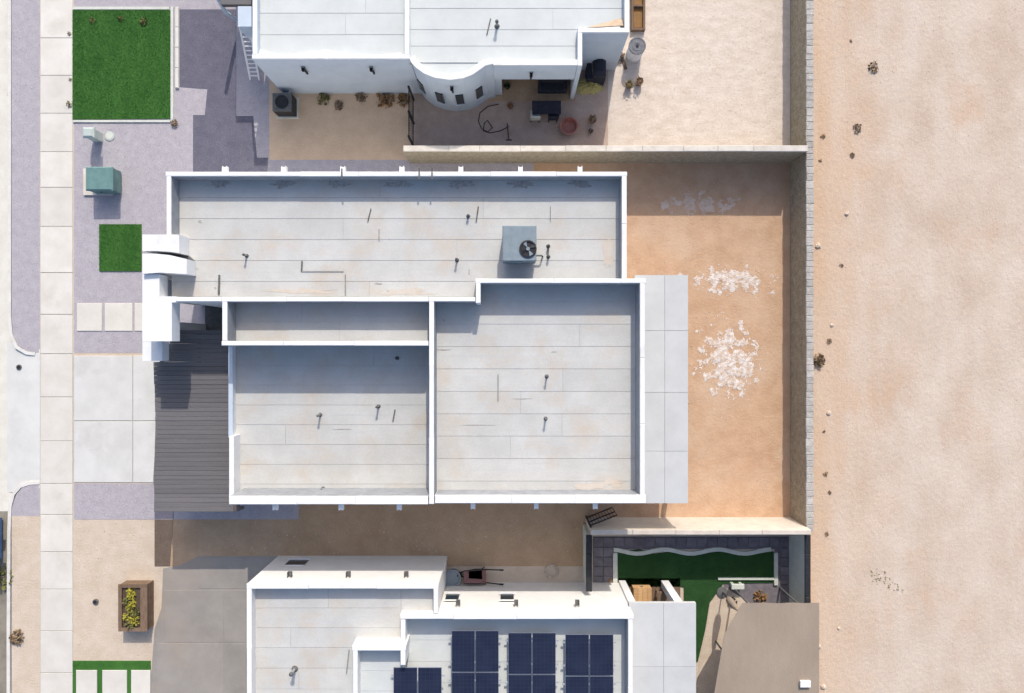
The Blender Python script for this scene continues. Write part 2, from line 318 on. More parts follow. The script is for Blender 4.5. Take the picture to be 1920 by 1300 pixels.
# ------------------------------------------------------------------ lawns and front yard
lawn = [(137,20),(320,20),(320,223),(137,225)]
sheet("lawn", lawn, .045, M['turf'], z0=.0)
blades("grass_blades", lawn, .043, 1800, "bright green blades of the large square lawn")
small = rect(187,421,266,509)
sheet("lawn", small, .045, M['turf'], z0=.0)
blades("grass_blades", small, .043, 1800, "bright green blades of the small square lawn")
e = empty("lawn_edging", (wx(228),wy(122),0), "pale concrete edging framing the large square lawn", "edging")
for x0,y0,x1,y1 in [(138,14,318,19),(321,14,326,228),(138,226,320,230)]:
    b = MB(); b.pbox(x0,y0,x1,y1,0,.06,h=0); b.build("edging_strip", M['edge'], e)
e = empty("lawn_border_wall", (wx(333),wy(95),0), "narrow white kerb strip alongside the large square lawn", "kerb strip")
for k in range(4):
    b = MB(); b.cbox(wx(330),wy(15+(k+1)*38-.6),0,wx(336.5),wy(15+k*38),.10,.015); b.build("kerb_block", M['kerb'], e)
for i,(x0,x1) in enumerate([(145,192),(197,249),(253,330)]):
    b = MB(); b.cbox(wx(x0),wy(621),0,wx(x1),wy(569),.04,.012)
    tag(b.build("stepping_slab", M['walk']), ["square concrete stepping slab next to the sidewalk","middle concrete stepping slab of the entry path","concrete stepping slab at the foot of the white entry wall"][i], "slab", "stepping slabs to the entry")
def shrub(name, x, y, r, m, label, cat="shrub", group=None, n=70, z=0, hh=.8, m2=None):
    X, Y = P(x,y); t = empty(name, (X,Y,z), label, cat, group); b = MB()
    for i in range(n):
        a = R.uniform(0,6.28); q = R.random()**.5*r; hz = R.uniform(.1,1)*hh*r*(1.15-(q/r)**2*.6)
        c = Vector((X+q*math.cos(a), Y+q*math.sin(a), z+hz)); s = r*R.uniform(.14,.3)
        d = [Vector((R.gauss(0,1),R.gauss(0,1),R.gauss(0,.7))).normalized()*s for _ in range(2)]
        b.poly([c-d[0], c+d[1], c+d[0], c-d[1]], [(0,1,2,3)])
    b.build("foliage", m2 or m, t)
    st = MB()
    for k in range(5):
        a = k*1.257+.3; st.tube([(X,Y,z-.01),(X+.35*r*math.cos(a),Y+.35*r*math.sin(a),z+.3*hh*r),(X+.75*r*math.cos(a),Y+.75*r*math.sin(a),z+.62*hh*r)], .05*r+.004, 5, r1=.015*r+.002)
    st.build("stem", M['dryleaf'], t); return t
for x,y,r,l in [(175,40,.15,"dark plant in the large lawn, nearest the sidewalk"),(228,36,.13,"smallest dark plant in the large lawn, between two others"),(271,42,.17,"largest dark plant in the large lawn, near its white kerb strip")]:
    shrub("lawn_plant", x, y, r, M['leaf'], l, "plant", "plants in the large lawn", z=.045, n=50)
for x,y,r,l in [(131.5,64,.1,"little weed on the sidewalk edge level with the lawn plants"),(132,196,.15,"largest weed on the sidewalk edge beside the large lawn"),(133,150,.08,"tiniest weed on the sidewalk edge beside the large lawn")]:
    shrub("weed", x, y, r, M['leaf'], l, "weed", "weeds beside the lawn", n=34, z=.02, hh=.6)
shrub("dark_shrub", 328, 232, .17, M['dryleaf'], "dark twiggy shrub at the corner of the large lawn edging", z=0.006)
shrub("weed", 15, 177, .1, M['leaf'], "green weed growing against the street kerb", "weed", n=30, z=-.12)
shrub("weed", 8, 1085, .5, M['leaf'], "grassy weed tuft in the gutter near the blue dumpster", "weed", n=60, z=-.122, hh=.3)
shrub("dry_shrub", 33, 1195, .35, M['dryleaf'], "dry brown shrub in the sandy kerb strip", n=80, hh=.5)
# transformer cabinet
t = empty("transformer_cabinet", (wx(184),wy(345),0), "teal metal transformer cabinet on a white concrete pad", "utility box")
b = MB(); b.pbox(156,316,211,366,0,.09); b.build("pad", M['blockcap'], t)
b = MB(); b.pbox(161,314,209,356,.09,.85); b.build("cabinet", M['teal'], t)
b = MB(); x0,y0 = P(159.5,357.5,.95); x1,y1 = P(210.5,312.5,.95); b.cbox(x0,y0,.85,x1,y1,.95,.06); b.build("lid", M['teal'], t)
b = MB(); x0,y0 = P(164,356,.85); x1,_ = P(184,0,.85); x2,_ = P(206,0,.85); b.box(x0,y0-.02,.14,x1-.01,y0,.8); b.build("door", M['teal'], t)
b = MB(); b.box(x1+.01,y0-.02,.14,x2,y0,.8); b.build("door", M['teal'], t)
b = MB(); b.box(x1-.08,y0-.06,.42,x1-.05,y0-.02,.56); b.build("handle", M['lead'], t)
t = empty("utility_pedestal", (wx(162),wy(252),0), "small pale utility pedestal beside the large lawn", "utility box")
b = MB(); b.pbox(155,240,172,256,0,.85); b.build("post_body", M['utility'], t)
b = MB(); x0,y0 = P(153,258,1.0); x1,y1 = P(175,238,1.0); b.cbox(x0,y0,.85,x1,y1,1.0,.08); b.build("cap", M['utility'], t)
b = MB(); x0,y0 = P(158,256,.85); b.box(x0,y0-.015,.25,x0+.22,y0,.7); b.build("door", M['utility'], t)
t = empty("valve_cover", (*P(206,256),0), "flat pale valve box lid set in the gravel", "valve cover")
b = MB(); b.lathe(*P(206,256),[(.22,0),(.22,.03),(.2,.04)],18); b.build("rim", M['utility'], t)
b = MB(); b.lathe(*P(206,256),[(.15,.039),(.14,.05)],18); b.build("lid", M['edge'], t)
t = empty("valve_cover", (*P(180,1128),0), "small dark round valve cover in the sandy front yard", "valve cover")
b = MB(); b.lathe(*P(180,1128),[(.13,0),(.13,.06),(.10,.075)],16); b.build("rim", M['lead'], t)
b = MB(); b.lathe(*P(180,1128),[(.085,.074),(.08,.085)],16); b.build("lid", M['black'], t)
t = empty("valve_cover", (*P(34,689),-.08), "dark round valve cover in the driveway apron", "valve cover")
b = MB(); b.lathe(*P(34,689),[(.13,-.1),(.13,-.045),(.11,-.035)],16); b.build("rim", M['lead'], t)
b = MB(); b.lathe(*P(34,689),[(.09,-.036),(.085,-.03)],16); b.build("lid", M['black'], t)
# raised planter
t = empty("raised_planter", (wx(248),wy(1140),0), "brown timber raised planter full of yellow flowering plants", "planter")
hp = .62; x0,y0 = P(223,1183,hp); x1,y1 = P(275,1097,hp); w = .09
for k in range(3):
    z0, z1 = k*.2, k*.2+.19
    for q in ((x0,y0,x1,y0+w),(x0,y1-w,x1,y1),(x0,y0+w+.002,x0+w,y1-w-.002),(x1-w,y0+w+.002,x1,y1-w-.002)):
        b = MB(); b.box(q[0],q[1],z0,q[2],q[3],z1); b.build("board", M['brownwood'], t)
for q in ((x0-.03,y0-.03,x1+.03,y0+.13),(x0-.03,y1-.13,x1+.03,y1+.03),(x0-.03,y0+.132,x0+.13,y1-.132),(x1-.28,y0+.132,x1+.03,y1-.132)):
    b = MB(); b.box(q[0],q[1],.59,q[2],q[3],.63); b.build("rim_board", M['brownwood'], t)
b = MB(); b.box(x0+w,y0+w,.0,x1-w,y1-w,.54); b.build("soil", M['soil'], t)
for k in range(9):
    b = MB(); cx = x0+.32+.2*R.random()+(.22 if k%2 else 0); cy = y0+.25+k*.19
    for i in range(46):
        a = R.uniform(0,6.28); q = R.random()**.5*.2; c = Vector((cx+q*math.cos(a),cy+q*math.sin(a),.56+R.uniform(0,.22)*(1.2-q*3)))
        d = [Vector((R.gauss(0,1),R.gauss(0,1),R.gauss(0,.5))).normalized()*R.uniform(.03,.07) for _ in range(2)]
        b.poly([c-d[0],c+d[1],c+d[0],c-d[1]],[(0,1,2,3)])
    b.build("flower_clump", M['yellowleaf'] if k%3 else M['leaf'], t)
# grass-jointed slabs at the next front yard
gl = rect(137,1239,283,1420)
sheet("lawn", gl, .03, M['turf'], z0=0)
blades("grass_blades", rect(139,1241,281,1252), .028, 900, "green turf strip around the white paving slabs")
for x0,x1,l in [(144,183,"white paving slab framed by turf next to the sidewalk"),(193,239,"middle white paving slab framed by green turf"),(247,283,"white paving slab between turf and the grey driveway")]:
    b = MB(); b.cbox(wx(x0),wy(1410),.02,wx(x1),wy(1256),.06,.012); tag(b.build("paving_slab", M['walk']), l, "slab", "slabs set in turf")
# dumpster in the street
t = empty("dumpster", (wx(-50),wy(1010),-.122), "blue steel dumpster standing in the street by the kerb", "dumpster")
hb = 1.35; x0,y0 = P(-88,1068,hb); x1,y1 = P(-33,980,hb)
b = MB(); b.poly([(x0+.15,y0+.12,-.02),(x1-.15,y0+.12,-.02),(x1-.15,y1-.12,-.02),(x0+.15,y1-.12,-.02),(x0,y0,1.1),(x1,y0,1.1),(x1,y1,1.1),(x0,y1,1.1)],
  [(3,2,1,0),(4,5,6,7),(0,1,5,4),(1,2,6,5),(2,3,7,6),(3,0,4,7)]); b.build("body", M['blue'], t)
b = MB(); b.box(x0-.04,y0-.04,1.08,x1+.04,y1+.04,1.16); b.build("rim", M['blue'], t)
ym = (y0+y1)/2
for a,c in ((y0,ym-.01),(ym+.01,y1)):
    b = MB(); b.cbox(x0,a,1.16,x1,c,1.24,.04); b.build("lid", M['blue'], t)
for yy in (y0+.5,y1-.5):
    b = MB(); b.box(x1-.06,yy-.1,.5,x1+.08,yy+.1,.75); b.build("lift_pocket", M['blue'], t)
for xx in (x0+.3,x1-.3):
    for yy in (y0+.3,y1-.3):
        b = MB(); b.tube([(xx-.03,yy,-.05),(xx+.03,yy,-.05)],.07,10); b.build("wheel", M['black'], t)

# ------------------------------------------------------------------ building pieces
def roll_roof(parent, rects, z, memb, strip=.86, t0=.006):
    """roof deck part with one child per roll of roofing felt"""
    b = MB()
    for x0,y0,x1,y1 in rects: b.box(wx(x0,z),wy(y1,z),z-.2,wx(x1,z),wy(y0,z),z)
    deck = b.build("roof", M['lap'], parent)
    for x0,y0,x1,y1 in rects:
        X0,X1,Y0,Y1 = wx(x0,z)+.004,wx(x1,z)-.004,wy(y1,z),wy(y0,z); n = max(1,round((Y1-Y0)/strip)); d = (Y1-Y0)/n
        for k in range(n):
            # break some rolls with an end lap
            cuts = [X0]+([X0+(X1-X0)*R.uniform(.25,.75)] if R.random() < .45 and X1-X0 > 3 else [])+[X1]
            for xa,xb in zip(cuts,cuts[1:]):
                ga, gb = R.uniform(.001,.009), R.uniform(.001,.005); s = MB(); ya, yb = Y0+k*d+ga, Y0+(k+1)*d-gb
                s.poly([(xa+.006,ya,z),(xb-.006,ya,z),(xb-.006,yb,z),(xa+.006,yb,z),(xa+.006,ya,z+.018),(xb-.006,ya,z+.018),(xb-.006,yb,z+.008),(xa+.006,yb,z+.008)],
                       [(4,5,6,7),(0,1,5,4),(1,2,6,5),(2,3,7,6),(3,0,4,7)])
                s.build("roofing_sheet", memb, deck)
    return deck
def wall_seg(parent, x0,y0,x1,y1, zt, z0=0, m=None, over=.02, cap=True, cm=None, line=(), wide=False):
    vert = (y1-y0) > (x1-x0)
    if vert:
        if x1-x0 > 8.2: c_ = (x0+x1)/2; x0,x1 = c_-4.1,c_+4.1
        y0 -= 1.8; y1 += 1.8; zt -= .004
    elif y1-y0 > 8.2 and not wide: c_ = (y0+y1)/2; y0,y1 = c_-4.1,c_+4.1
    X0,Y0 = P(x0,y1,zt); X1,Y1 = P(x1,y0,zt); b = MB(); b.box(X0,Y0,z0,X1,Y1,zt-.06); o = b.build("wall", m or M['stucco'], parent)
    if cap:
        L_ = (Y1-Y0) if vert else (X1-X0); n = max(1,round(L_/2.6)); e = [0]+[L_*(k+R.uniform(-.12,.12))/n for k in range(1,n)]+[L_]
        for a,d in zip(e,e[1:]):
            j = R.uniform(0,.012); c = MB(); g = .003
            if vert: c.cbox(X0-.001-j,Y0+a+g,zt-.06,X1+.001+j,Y0+d-g,zt+j*.3,.02)
            else: c.cbox(X0+a+g,Y0-.001-j,zt-.06,X0+d-g,Y1+.001+j,zt+j*.3,.02)
            c.build("coping", cm or M['coping'], o)
    for side,z in line:
        u = MB(); e = .012; zt_ = zt-.061
        if side == 'S': u.box(X0+.02,Y0-e,z,X1-.02,Y0-.0005,zt_)
        if side == 'N': u.box(X0+.02,Y1+.0005,z,X1-.02,Y1+e,zt_)  # north-side linings are added out of view to cut bounced sunlight
        if side == 'E': u.box(X1+.0005,Y0+.02,z,X1+e,Y1-.02,zt_)
        if side == 'W': u.box(X0-e,Y0+.02,z,X0-.0005,Y1-.02,zt_)
        u.build("upstand_glare_lining", M['upstand_glare_lining'], o)
    return o
def vent(parent, x, y, z, h=.35, r=.06, dark=True):
    X,Y = P(x,y,z); b = MB(); b.lathe(X,Y,[(r*2.4,z),(r*2.2,z+.03),(r*1.25,z+.06),(r*1.2,z+.1)],12); o = b.build("vent_flashing", M['lead'], parent)
    b = MB(); b.lathe(X,Y,[(r,z+.05),(r,z+h)],12); b.build("vent_pipe", M['pipe'], o)
    b = MB(); b.lathe(X,Y,[(r*.5,z+h-.002),(r*1.5,z+h+.02),(r*1.4,z+h+.07),(r*.4,z+h+.11)],12); b.build("vent_cap", M['lead'] if dark else M['pipe'], o)

# ------------------------------------------------------------------ the main house
hs = empty("house", (wx(760),wy(640),0), "white flat-roofed stucco house with stepped parapets and dark plank porch roof", "house")
T = 5.0; TL = 4.95
for s,ln in [((310,321,1176,332),[('S',4.3)]),((310,332.3,322,440),[('E',4.3)]),((330,556,414.5,567),[('N',4.3)]),((414.7,556,803,567),[('S',4.1),('N',4.3)]),((803.2,556,890.8,567),[('S',4.0),('N',4.3)]),
          ((891,532.2,902,567),[('E',4.0)]),((891,522,1164,532),[('S',4.0),('N',4.3)]),((1164.2,522,1211,532),[('S',4.0)]),((1165,332.3,1176,521.8),[('W',4.3)]),((415,567.2,427,638),[('E',4.1)]),
          ((415,638.2,803,650),[('S',3.4),('N',4.1)]),((803,567.2,815,944),[('W',3.4),('E',4.0)]),((1198,532.2,1211,929),[('W',4.0)]),((815.2,929,1211,944),[('N',4.0)])]:
    wall_seg(hs, *s, T, line=ln, wide=s[1] > 900)
wall_seg(hs, 429,820,438.5,934.5, 4.1); wall_seg(hs, 429,931,802.5,946, TL, line=[('N',3.4)], wide=True)
wall_seg(hs, 428.5,650.5,436,819.5, 3.75, cm=M['stucco2'])
roll_roof(hs, [(322,332,1166,528),(322,528,892,557)], 4.3, M['roofmem'])
roll_roof(hs, [(425,566,804,640)], 4.1, M['roofmem'])
roll_roof(hs, [(436,648,806,945)], 3.4, M['roofmem'])
roll_roof(hs, [(815,566,1206,944),(900,531,1206,566)], 4.0, M['roofmem'])
# scuppers
for x in (415,527,639,751,863,976,1089):
    y = 321; X,Y = P(x,y,T); b = MB(); b.box(X-.075,Y,4.5,X+.075,Y+.27,4.53); b.box(X-.085,Y,4.5,X-.06,Y+.27,4.72); b.box(X+.06,Y,4.5,X+.085,Y+.27,4.72); b.box(X-.085,Y,4.72,X+.085,Y+.22,4.75); b.build("scupper", M['coping'], hs)
for x,zt,y in [(511,TL,946),(636,TL,946),(746,TL,946),(886,T,944),(1006,T,944),(1118,T,944)]:
    X,Y = P(x,y,zt); z = zt-.45; b = MB(); b.box(X-.07,Y-.3,z,X+.07,Y,z+.03); b.box(X-.085,Y-.3,z,X-.06,Y,z+.2); b.box(X+.06,Y-.3,z,X+.085,Y,z+.2); b.box(X-.085,Y-.26,z+.2,X+.085,Y,z+.23); b.build("scupper", M['coping'], hs)
# vents
for x,y,z,h in [(463,480,4.3,.4),(857,488,4.3,.4),(878,406,4.3,.22),(601,778,3.4,.5),(710,762,3.4,.5),(1025,706,4.0,.45),(1023,785,4.0,.45),(606,916,3.4,.35),(446,902,3.4,.3),(745,672,3.4,.35),(1028,462,4.3,.25),(1028,482,4.3,.25)]:
    vent(hs, x, y, z, h*.75, .036)
def conduit(parent, pts, z, r=.02, m='lead'):
    b = MB(); b.tube([(*P(x,y,z),z+.045) for x,y in pts], r, 6); b.build("conduit", M[m], parent)
conduit(hs, [(741,768),(737,790)], 3.4, .025); conduit(hs, [(412,516),(411,552)], 4.3, .04)
conduit(hs, [(696,392),(690,416)], 4.3, .02); conduit(hs, [(897,388),(893,416)], 4.3, .025); conduit(hs, [(567,490),(566,508)], 4.3, .03)
conduit(hs, [(566,509),(645,509)], 4.3, .012,'pipe'); conduit(hs, [(934,702),(934,752)], 4.0, .015,'pipe'); conduit(hs, [(711,430),(711,452)], 4.3, .015,'pipe')
conduit(hs, [(648,515),(648,553)], 4.3, .02,'pipe'); conduit(hs, [(1032,388),(1032,415)], 4.3, .012,'pipe'); conduit(hs, [(1028,462),(1028,482)], 4.3, .02)
for x in (640,806,806): pass
for x in (641,786,810): # straps over the far parapet
    X,Y = P(x,326,T); b = MB(); b.box(X-.03,Y-.2,T,X+.03,Y+.2,T+.012); b.build("cable_strap", M['lead'], hs)
# silt stains below the scuppers and scuffs on the felt
def stain(x, y, z, w, h, m, fingers=7):
    X,Y = P(x,y,z); pts = []
    for k in range(fingers*2):
        a = 6.2832*k/(fingers*2)+R.uniform(-.15,.15); q = R.uniform(.35,1.1); pts.append((X+w*q*math.cos(a), Y+h*q*math.sin(a)))
    b = MB(); n = len(pts); b.poly([(X,Y,z+.0215)]+[(px_,py_,z+.021) for px_,py_ in pts], [(0,i+1,(i+1)%n+1) for i in range(n)]); b.build("silt_stain", M[m], hs)
for x in (415,527,639,751,863,976,1089): stain(x+R.uniform(-6,6), 346, 4.3, .62, .16, 'stain'); stain(x+R.uniform(-10,10), 345, 4.3, .3, .22, 'stain')
for x,y,z,w,h in [(376,416,4.3,.13,.05),(368,505,4.3,.12,.05),(404,540,4.3,.06,.05),(710,532,4.3,.16,.04),(728,546,4.3,.06,.05),(880,510,4.3,.04,.16),(470,926,3.4,.2,.04),(590,925,3.4,.05,.1),(606,921,3.4,.05,.16),(678,928,3.4,.22,.05),(830,656,4.0,.4,.03),(1040,660,4.0,.16,.03),(980,748,4.0,.5,.02),(900,797,4.0,.9,.02),(640,805,3.4,.5,.02),(832,601,4.0,.06,.06)]:
    stain(x,y,z,w,h,'stain',5)
for x,y,w,h in [(1110,912,.9,.22),(1150,905,.5,.2)]: stain(x,y,4.0,w,h,'dust2',9)
for x,y,w,h in [(760,548,1.3,.16),(560,546,1.6,.14),(1140,480,.35,.7)]: stain(x,y,4.3,w,h,'dust2',9)
b = MB(); b.pprism([(385,565),(500,565),(500,640),(385,640)],.008,.05,h=0); b.build("entry_floor", M['lead'], hs)
# entry fins, slab and step
def fin(pts, zt, z0=0): 
    b = MB(); b.pprism(pts, z0, zt-.05, h=zt); o = b.build("entry_wall", M['stucco'], hs); c = MB(); c.pprism(pts, zt-.05, zt, h=zt); c.build("coping", M['coping'], o)
fin([(267,440),(336,440),(336,474.5),(316,472),(290,470.5),(267,471)], 5.12)
fin([(267,476),(292,476),(318,478.5),(350,486),(350,514),(330,513),(300,511),(267,513.5)], 5.12)
b = MB(); b.pprism([(268,471),(300,471),(338,476),(349,486),(318,478),(292,475),(268,475)],0,4.35,h=5.12); b.build("slot_floor", M['lead'], hs)
fin([(267,514.5),(299,514.5),(299,556),(330,556),(330,567),(322,567.5),(322,640),(267,640)], 4.95, 4.3)
fin([(267,640.5),(304,640.5),(304,677),(267,677)], 3.9, 3.35)
for q in ((268,516,278,560),(268,600,280,638)):
    b = MB(); b.pbox(*q,0,4.299,h=4.95); b.build("entry_pillar", M['stucco'], hs)
b = MB(); b.pbox(269,645,278,675,0,3.349,h=3.9); b.build("entry_pillar", M['stucco'], hs)
# entry door deep in the recess
X,Y = P(345,567,T); b = MB(); b.box(X+.7,Y-.05,0.03,X+1.7,Y-.0,2.1); d = b.build("door", M['brownwood'], hs); b = MB(); b.box(X+.78,Y-.11,1.0,X+.84,Y-.05,1.1); b.build("handle", M['lead'], d)
# plank porch roof
zp = 2.65; pr = MB(); X0,Y0 = P(289,960,zp); X1,Y1 = P(440,619,zp)
for yy in (Y0+.08,(Y0+Y1)/2,Y1-.12): pr.box(X0+.1,yy,zp-.26,X1+.3,yy+.1,zp-.04)
for xx in (X0+.1,(X0+X1)/2,X1-.1): pr.box(xx,Y0+.05,zp-.35,xx+.12,Y1-.02,zp-.262)
pr.box(X0+.12,Y0+.02,zp-.075,X1+.2,wy(680,zp),zp-.0405); porch = pr.build("porch_roof", M['beam'], hs)
npl = 40; dd = (Y1-Y0)/npl
for k in range(npl):
    ya = Y0+k*dd; ym_ = (619-960)*(-1)
    ypx = 650-(ya+dd/2)*F/(H-zp)
    xl = 318 if ypx < 645 else (304 if ypx < 679 else (287+4*math.sin((ypx-680)/225*3.14) if ypx < 905 else 289))
    b = MB(); b.cbox(wx(xl,zp)+R.uniform(-.006,.006), ya+.002, zp-.04, wx(438 if ypx > 651 else 414.5,zp), ya+dd-.002-R.random()*.003, zp+R.uniform(-.004,.012), .012); b.build("plank", M['plank'], porch)
for x,y in ((296,950),(296,700),(300,830)):
    X,Y = P(x,y,zp); b = MB(); b.box(X,Y-.07,0,X+.14,Y+.07,zp-.36); b.build("post", M['beam'], porch)
# garage door
X = wx(428.5,TL); b = MB(); 
gd = MB(); gd.box(X-.05,wy(905,0),0.02,X-.001,wy(720,0),2.3); gdo = gd.build("garage_door", M['stucco2'], hs)
for k in range(4): b = MB(); b.box(X-.075,wy(903,0),.05+k*.56,X-.05,wy(722,0),.57+k*.56); b.build("door_panel", M['stucco2'], gdo)
# rear patio roof with posts
zr = 3.0; b = MB(); b.box(wx(1190,zr),wy(944,zr),zr-.2,wx(1290,zr),wy(516,zr),zr-.02); pa = b.build("patio_roof", M['patioroof'], hs)
for x0,x1 in ((1190,1246),(1246.5,1290)):
    for y0,y1 in ((516,620),(620.4,736),(736.4,846),(846.4,944)):
        b = MB(); b.box(wx(x0,zr)+.003,wy(y1,zr)+.003,zr-.02,wx(x1,zr)-.003,wy(y0,zr)-.003,zr+.004+.004*(x0>1200)); b.build("roof_panel", M['patioroof'], pa)
for y in (522,736,938):
    X,Y = P(1283,y,zr); b = MB(); b.box(X-.1,Y-.1,0,X+.1,Y+.1,zr-.2); b.build("post", M['stucco'], pa)
b = MB(); b.pbox(1150,530,1262,915,0,.06,h=0); b.build("patio_floor", M['drive'], hs)
X = wx(1211,T); 
for y0,y1 in ((590,700),(770,880)):
    b = MB(); b.box(X,wy(y1,0),.1,X+.03,wy(y0,0),2.1); w_ = b.build("window", M['glass'], hs); b = MB(); b.box(X,wy(y0,0),.1,X+.05,wy(y0,0)+.08,2.1); b.box(X,wy(y1,0)-.08,.1,X+.05,wy(y1,0),2.1); b.build("frame", M['white'], w_)
# rooftop air conditioner
za = 4.32; zt = 5.45
t = empty("rooftop_air_conditioner", (*P(975,457,za),za), "grey metal air conditioner with round black fan on the roof", "air conditioner")
X0,Y0 = P(943,489,zt); X1,Y1 = P(1005,424,zt)
b = MB(); b.box(X0+.1,Y0+.08,za,X1-.1,Y1-.08,za+.2); b.build("curb", M['lead'], t)
b = MB(); b.box(X0,Y0,za+.2,X1,Y1,zt-.06); b.build("casing", M['galv'], t)
b = MB(); b.cbox(X0-.02,Y0-.02,zt-.06,X1+.02,Y1+.02,zt,.03); b.build("top_panel", M['galv'], t)
b = MB(); b.box(X0+.25,Y0-.025,za+.3,X0+.75,Y0-.0,zt-.2); b.build("access_panel", M['galv'], t)
fx,fy = P(990,467,zt); b = MB(); b.lathe(fx,fy,[(.33,zt-.002),(.33,zt+.05),(.28,zt+.055),(.27,zt+.012)],24); f_ = b.build("fan_ring", M['black'], t)
for k in range(4):
    a = k*1.571+.5; b = MB(); c,s = math.cos(a),math.sin(a)
    b.poly([(fx+.05*c,fy+.05*s,zt+.045),(fx+.27*c-.08*s,fy+.27*s+.08*c,zt+.02),(fx+.27*c+.08*s,fy+.27*s-.08*c,zt+.05)],[(0,1,2)]); b.build("fan_blade", M['galv'] if k%2 else M['black'], f_)
b = MB(); b.lathe(fx,fy,[(.07,zt+.01),(.07,zt+.06)],12); b.build("fan_hub", M['galv'], f_)
b = MB(); b.tube([(X1,Y0+.3,za+.3),(X1+.25,Y0+.3,za+.3),(X1+.3,Y0+.3,za+.02)],.035,8); b.build("refrigerant_line", M['lead'], t)

# ------------------------------------------------------------------ garden walls
def garden_wall(name, x0,y0,x1,y1, zt, z0, label, m, cm, step, axis, capm=.03, cat="wall", capw=0):
    X0,Y0 = P(x0,y1,zt); X1,Y1 = P(x1,y0,zt); t = empty(name, ((X0+X1)/2,(Y0+Y1)/2,z0), label, cat)
    b = MB(); b.box(X0,Y0,z0,X1,Y1,zt-.08); b.build("wall_body", m, t)
    a, e_ = (X0,X1) if axis == 'x' else (Y0,Y1); p = a
    while p < e_-.02:
        q = min(e_, p+step*R.uniform(.8,1.25)); q = e_ if e_-q < step*.3 else q; j = [R.uniform(-capm,capm) for _ in range(4)]
        b = MB(); o = capw
        if axis == 'x': b.cbox(p+.004,Y0-o+j[0],zt-.08,q-.004,Y1+o+j[1],zt+j[2]*.5,.015+abs(j[3])*.3)
        else: b.cbox(X0-o+j[0],p+.004,zt-.08,X1+o+j[1],q-.004,zt+j[2]*.5,.015+abs(j[3])*.3)
        b.build("cap_stone", cm, t); p = q
    return t
ZW = 1.95
garden_wall("rock_wall", 756,273,1514.8,284, ZW, 0, "concrete-capped wall between the upper neighbour and the orange back yard", M['rock'], M['blockcap'], 1.6, 'x', .006)
garden_wall("rock_wall", 1512,-420,1526,997, 1.75, -.13, "long rough stone wall dividing the back yards from the empty desert lot", M['rock'], M['capstone'], .3, 'y', .014)
garden_wall("stucco_wall", 1108,994,1521,1003, 2.2, 0, "sunlit stucco garden wall between orange back yard and dark green turf garden", M['blockwall'], M['blockwall'], 1.8, 'x', .004)
garden_wall("stucco_wall", 1511,1003.5,1519,1420, 1.85, -.13, "grey wall with black cap along the dark green turf garden", M['edge'], M['black'], 2.2, 'y', .003, capw=.03)
garden_wall("stucco_wall", 1101,1004,1108,1110, 1.85, 0, "black-capped stub wall between the dirt side yard and the turf garden", M['edge'], M['black'], 2.0, 'y', .003, capw=.05)
# iron gate ajar at the wall end
t = empty("iron_gate", (*P(1105,968),0), "black wrought iron gate standing ajar at the garden wall end", "gate")
gx,gy = P(1107,987,1.7); ax = Vector((.93,.37,0)).normalized(); L_ = 1.25
b = MB(); b.tube([(gx,gy,0),(gx,gy,1.85)],.05,8); b.build("post", M['black'], t)
for z in (.2,1.0,1.6): b = MB(); b.tube([(gx,gy,z),(gx+ax.x*L_,gy+ax.y*L_,z)],.03,6); b.build("rail", M['black'], t)
for k in range(1,10): b = MB(); q = L_*k/9; b.tube([(gx+ax.x*q,gy+ax.y*q,.1),(gx+ax.x*q,gy+ax.y*q,1.72)],.014,5); b.build("bar", M['black'], t)
# caliche spills
def heap(name, cx, cy, rx, ry, hh, m, label, cat, seed, z=.004, fring=.5):
    rr = random.Random(seed); n = 44; rings = 12; X,Y = P(cx,cy); ph = [rr.uniform(0,6.28) for _ in range(6)]; b = MB(); v = []; f = []
    for i in range(rings+1):
        t_ = i/rings
        for k in range(n):
            a = 6.2832*k/n; out = 1+fring*(.35*math.sin(3*a+ph[0])+.3*math.sin(7*a+ph[1])+.35*math.sin(13*a+ph[2])+rr.uniform(-.22,.22)*t_)
            z_ = hh*(1-t_**1.6)*(.75+.5*rr.random()) if i < rings else -.01
            v.append((X+rx*t_*out*math.cos(a), Y+ry*t_*out*math.sin(a), z+z_))
    for i in range(rings):
        for k in range(n): f.append((i*n+k,i*n+(k+1)%n,(i+1)*n+(k+1)%n,(i+1)*n+k))
    b.poly(v,f); return tag(b.build(name, m), label, cat)
from mathutils import noise as mn
def spill(cx, cy, rx, ry, hh, label, off, m=None):
    X,Y = P(cx,cy); n = 90; b = MB(); idx = {}; v = []; f = []
    def val(u,w):
        q = Vector((u*rx*2.6+off, w*ry*2.6, off*.7)); d = math.sqrt(u*u+w*w)
        return .60-d*.72+.55*mn.fractal(q,.8,2.1,6)
    for j in range(n):
        for i in range(n):
            u,w = (i/(n-1)*2-1)*1.35,(j/(n-1)*2-1)*1.35
            if val(u,w) < .1+.06*R.random(): continue
            c = []
            for di,dj in ((0,0),(1,0),(1,1),(0,1)):
                k = (i+di,j+dj)
                if k not in idx:
                    uu,ww = (k[0]/(n-1)*2-1)*1.35,(k[1]/(n-1)*2-1)*1.35; vv = val(uu,ww)
                    idx[k] = len(v); v.append((X+uu*rx, Y+ww*ry, .006+max(0,min(vv,.6))*hh*R.uniform(.5,1.4)))
                c.append(idx[k])
            f.append(tuple(c))
    b.poly(v,f); return tag(b.build("caliche_smear", m or M['caliche']), label, "smear")
spill(1364, 678, 1.5, 1.85, .035, "chalky white caliche smear, roughly round, on the orange soil", 3.1)
spill(1367, 528, 1.95, .72, .03, "long thin streak of white caliche beside the patio roof", 8.4)
spill(1310, 384, 1.9, .5, .02, "faint pale caliche streak in the shade of the capped wall", 5.7, M['calichefaint'])
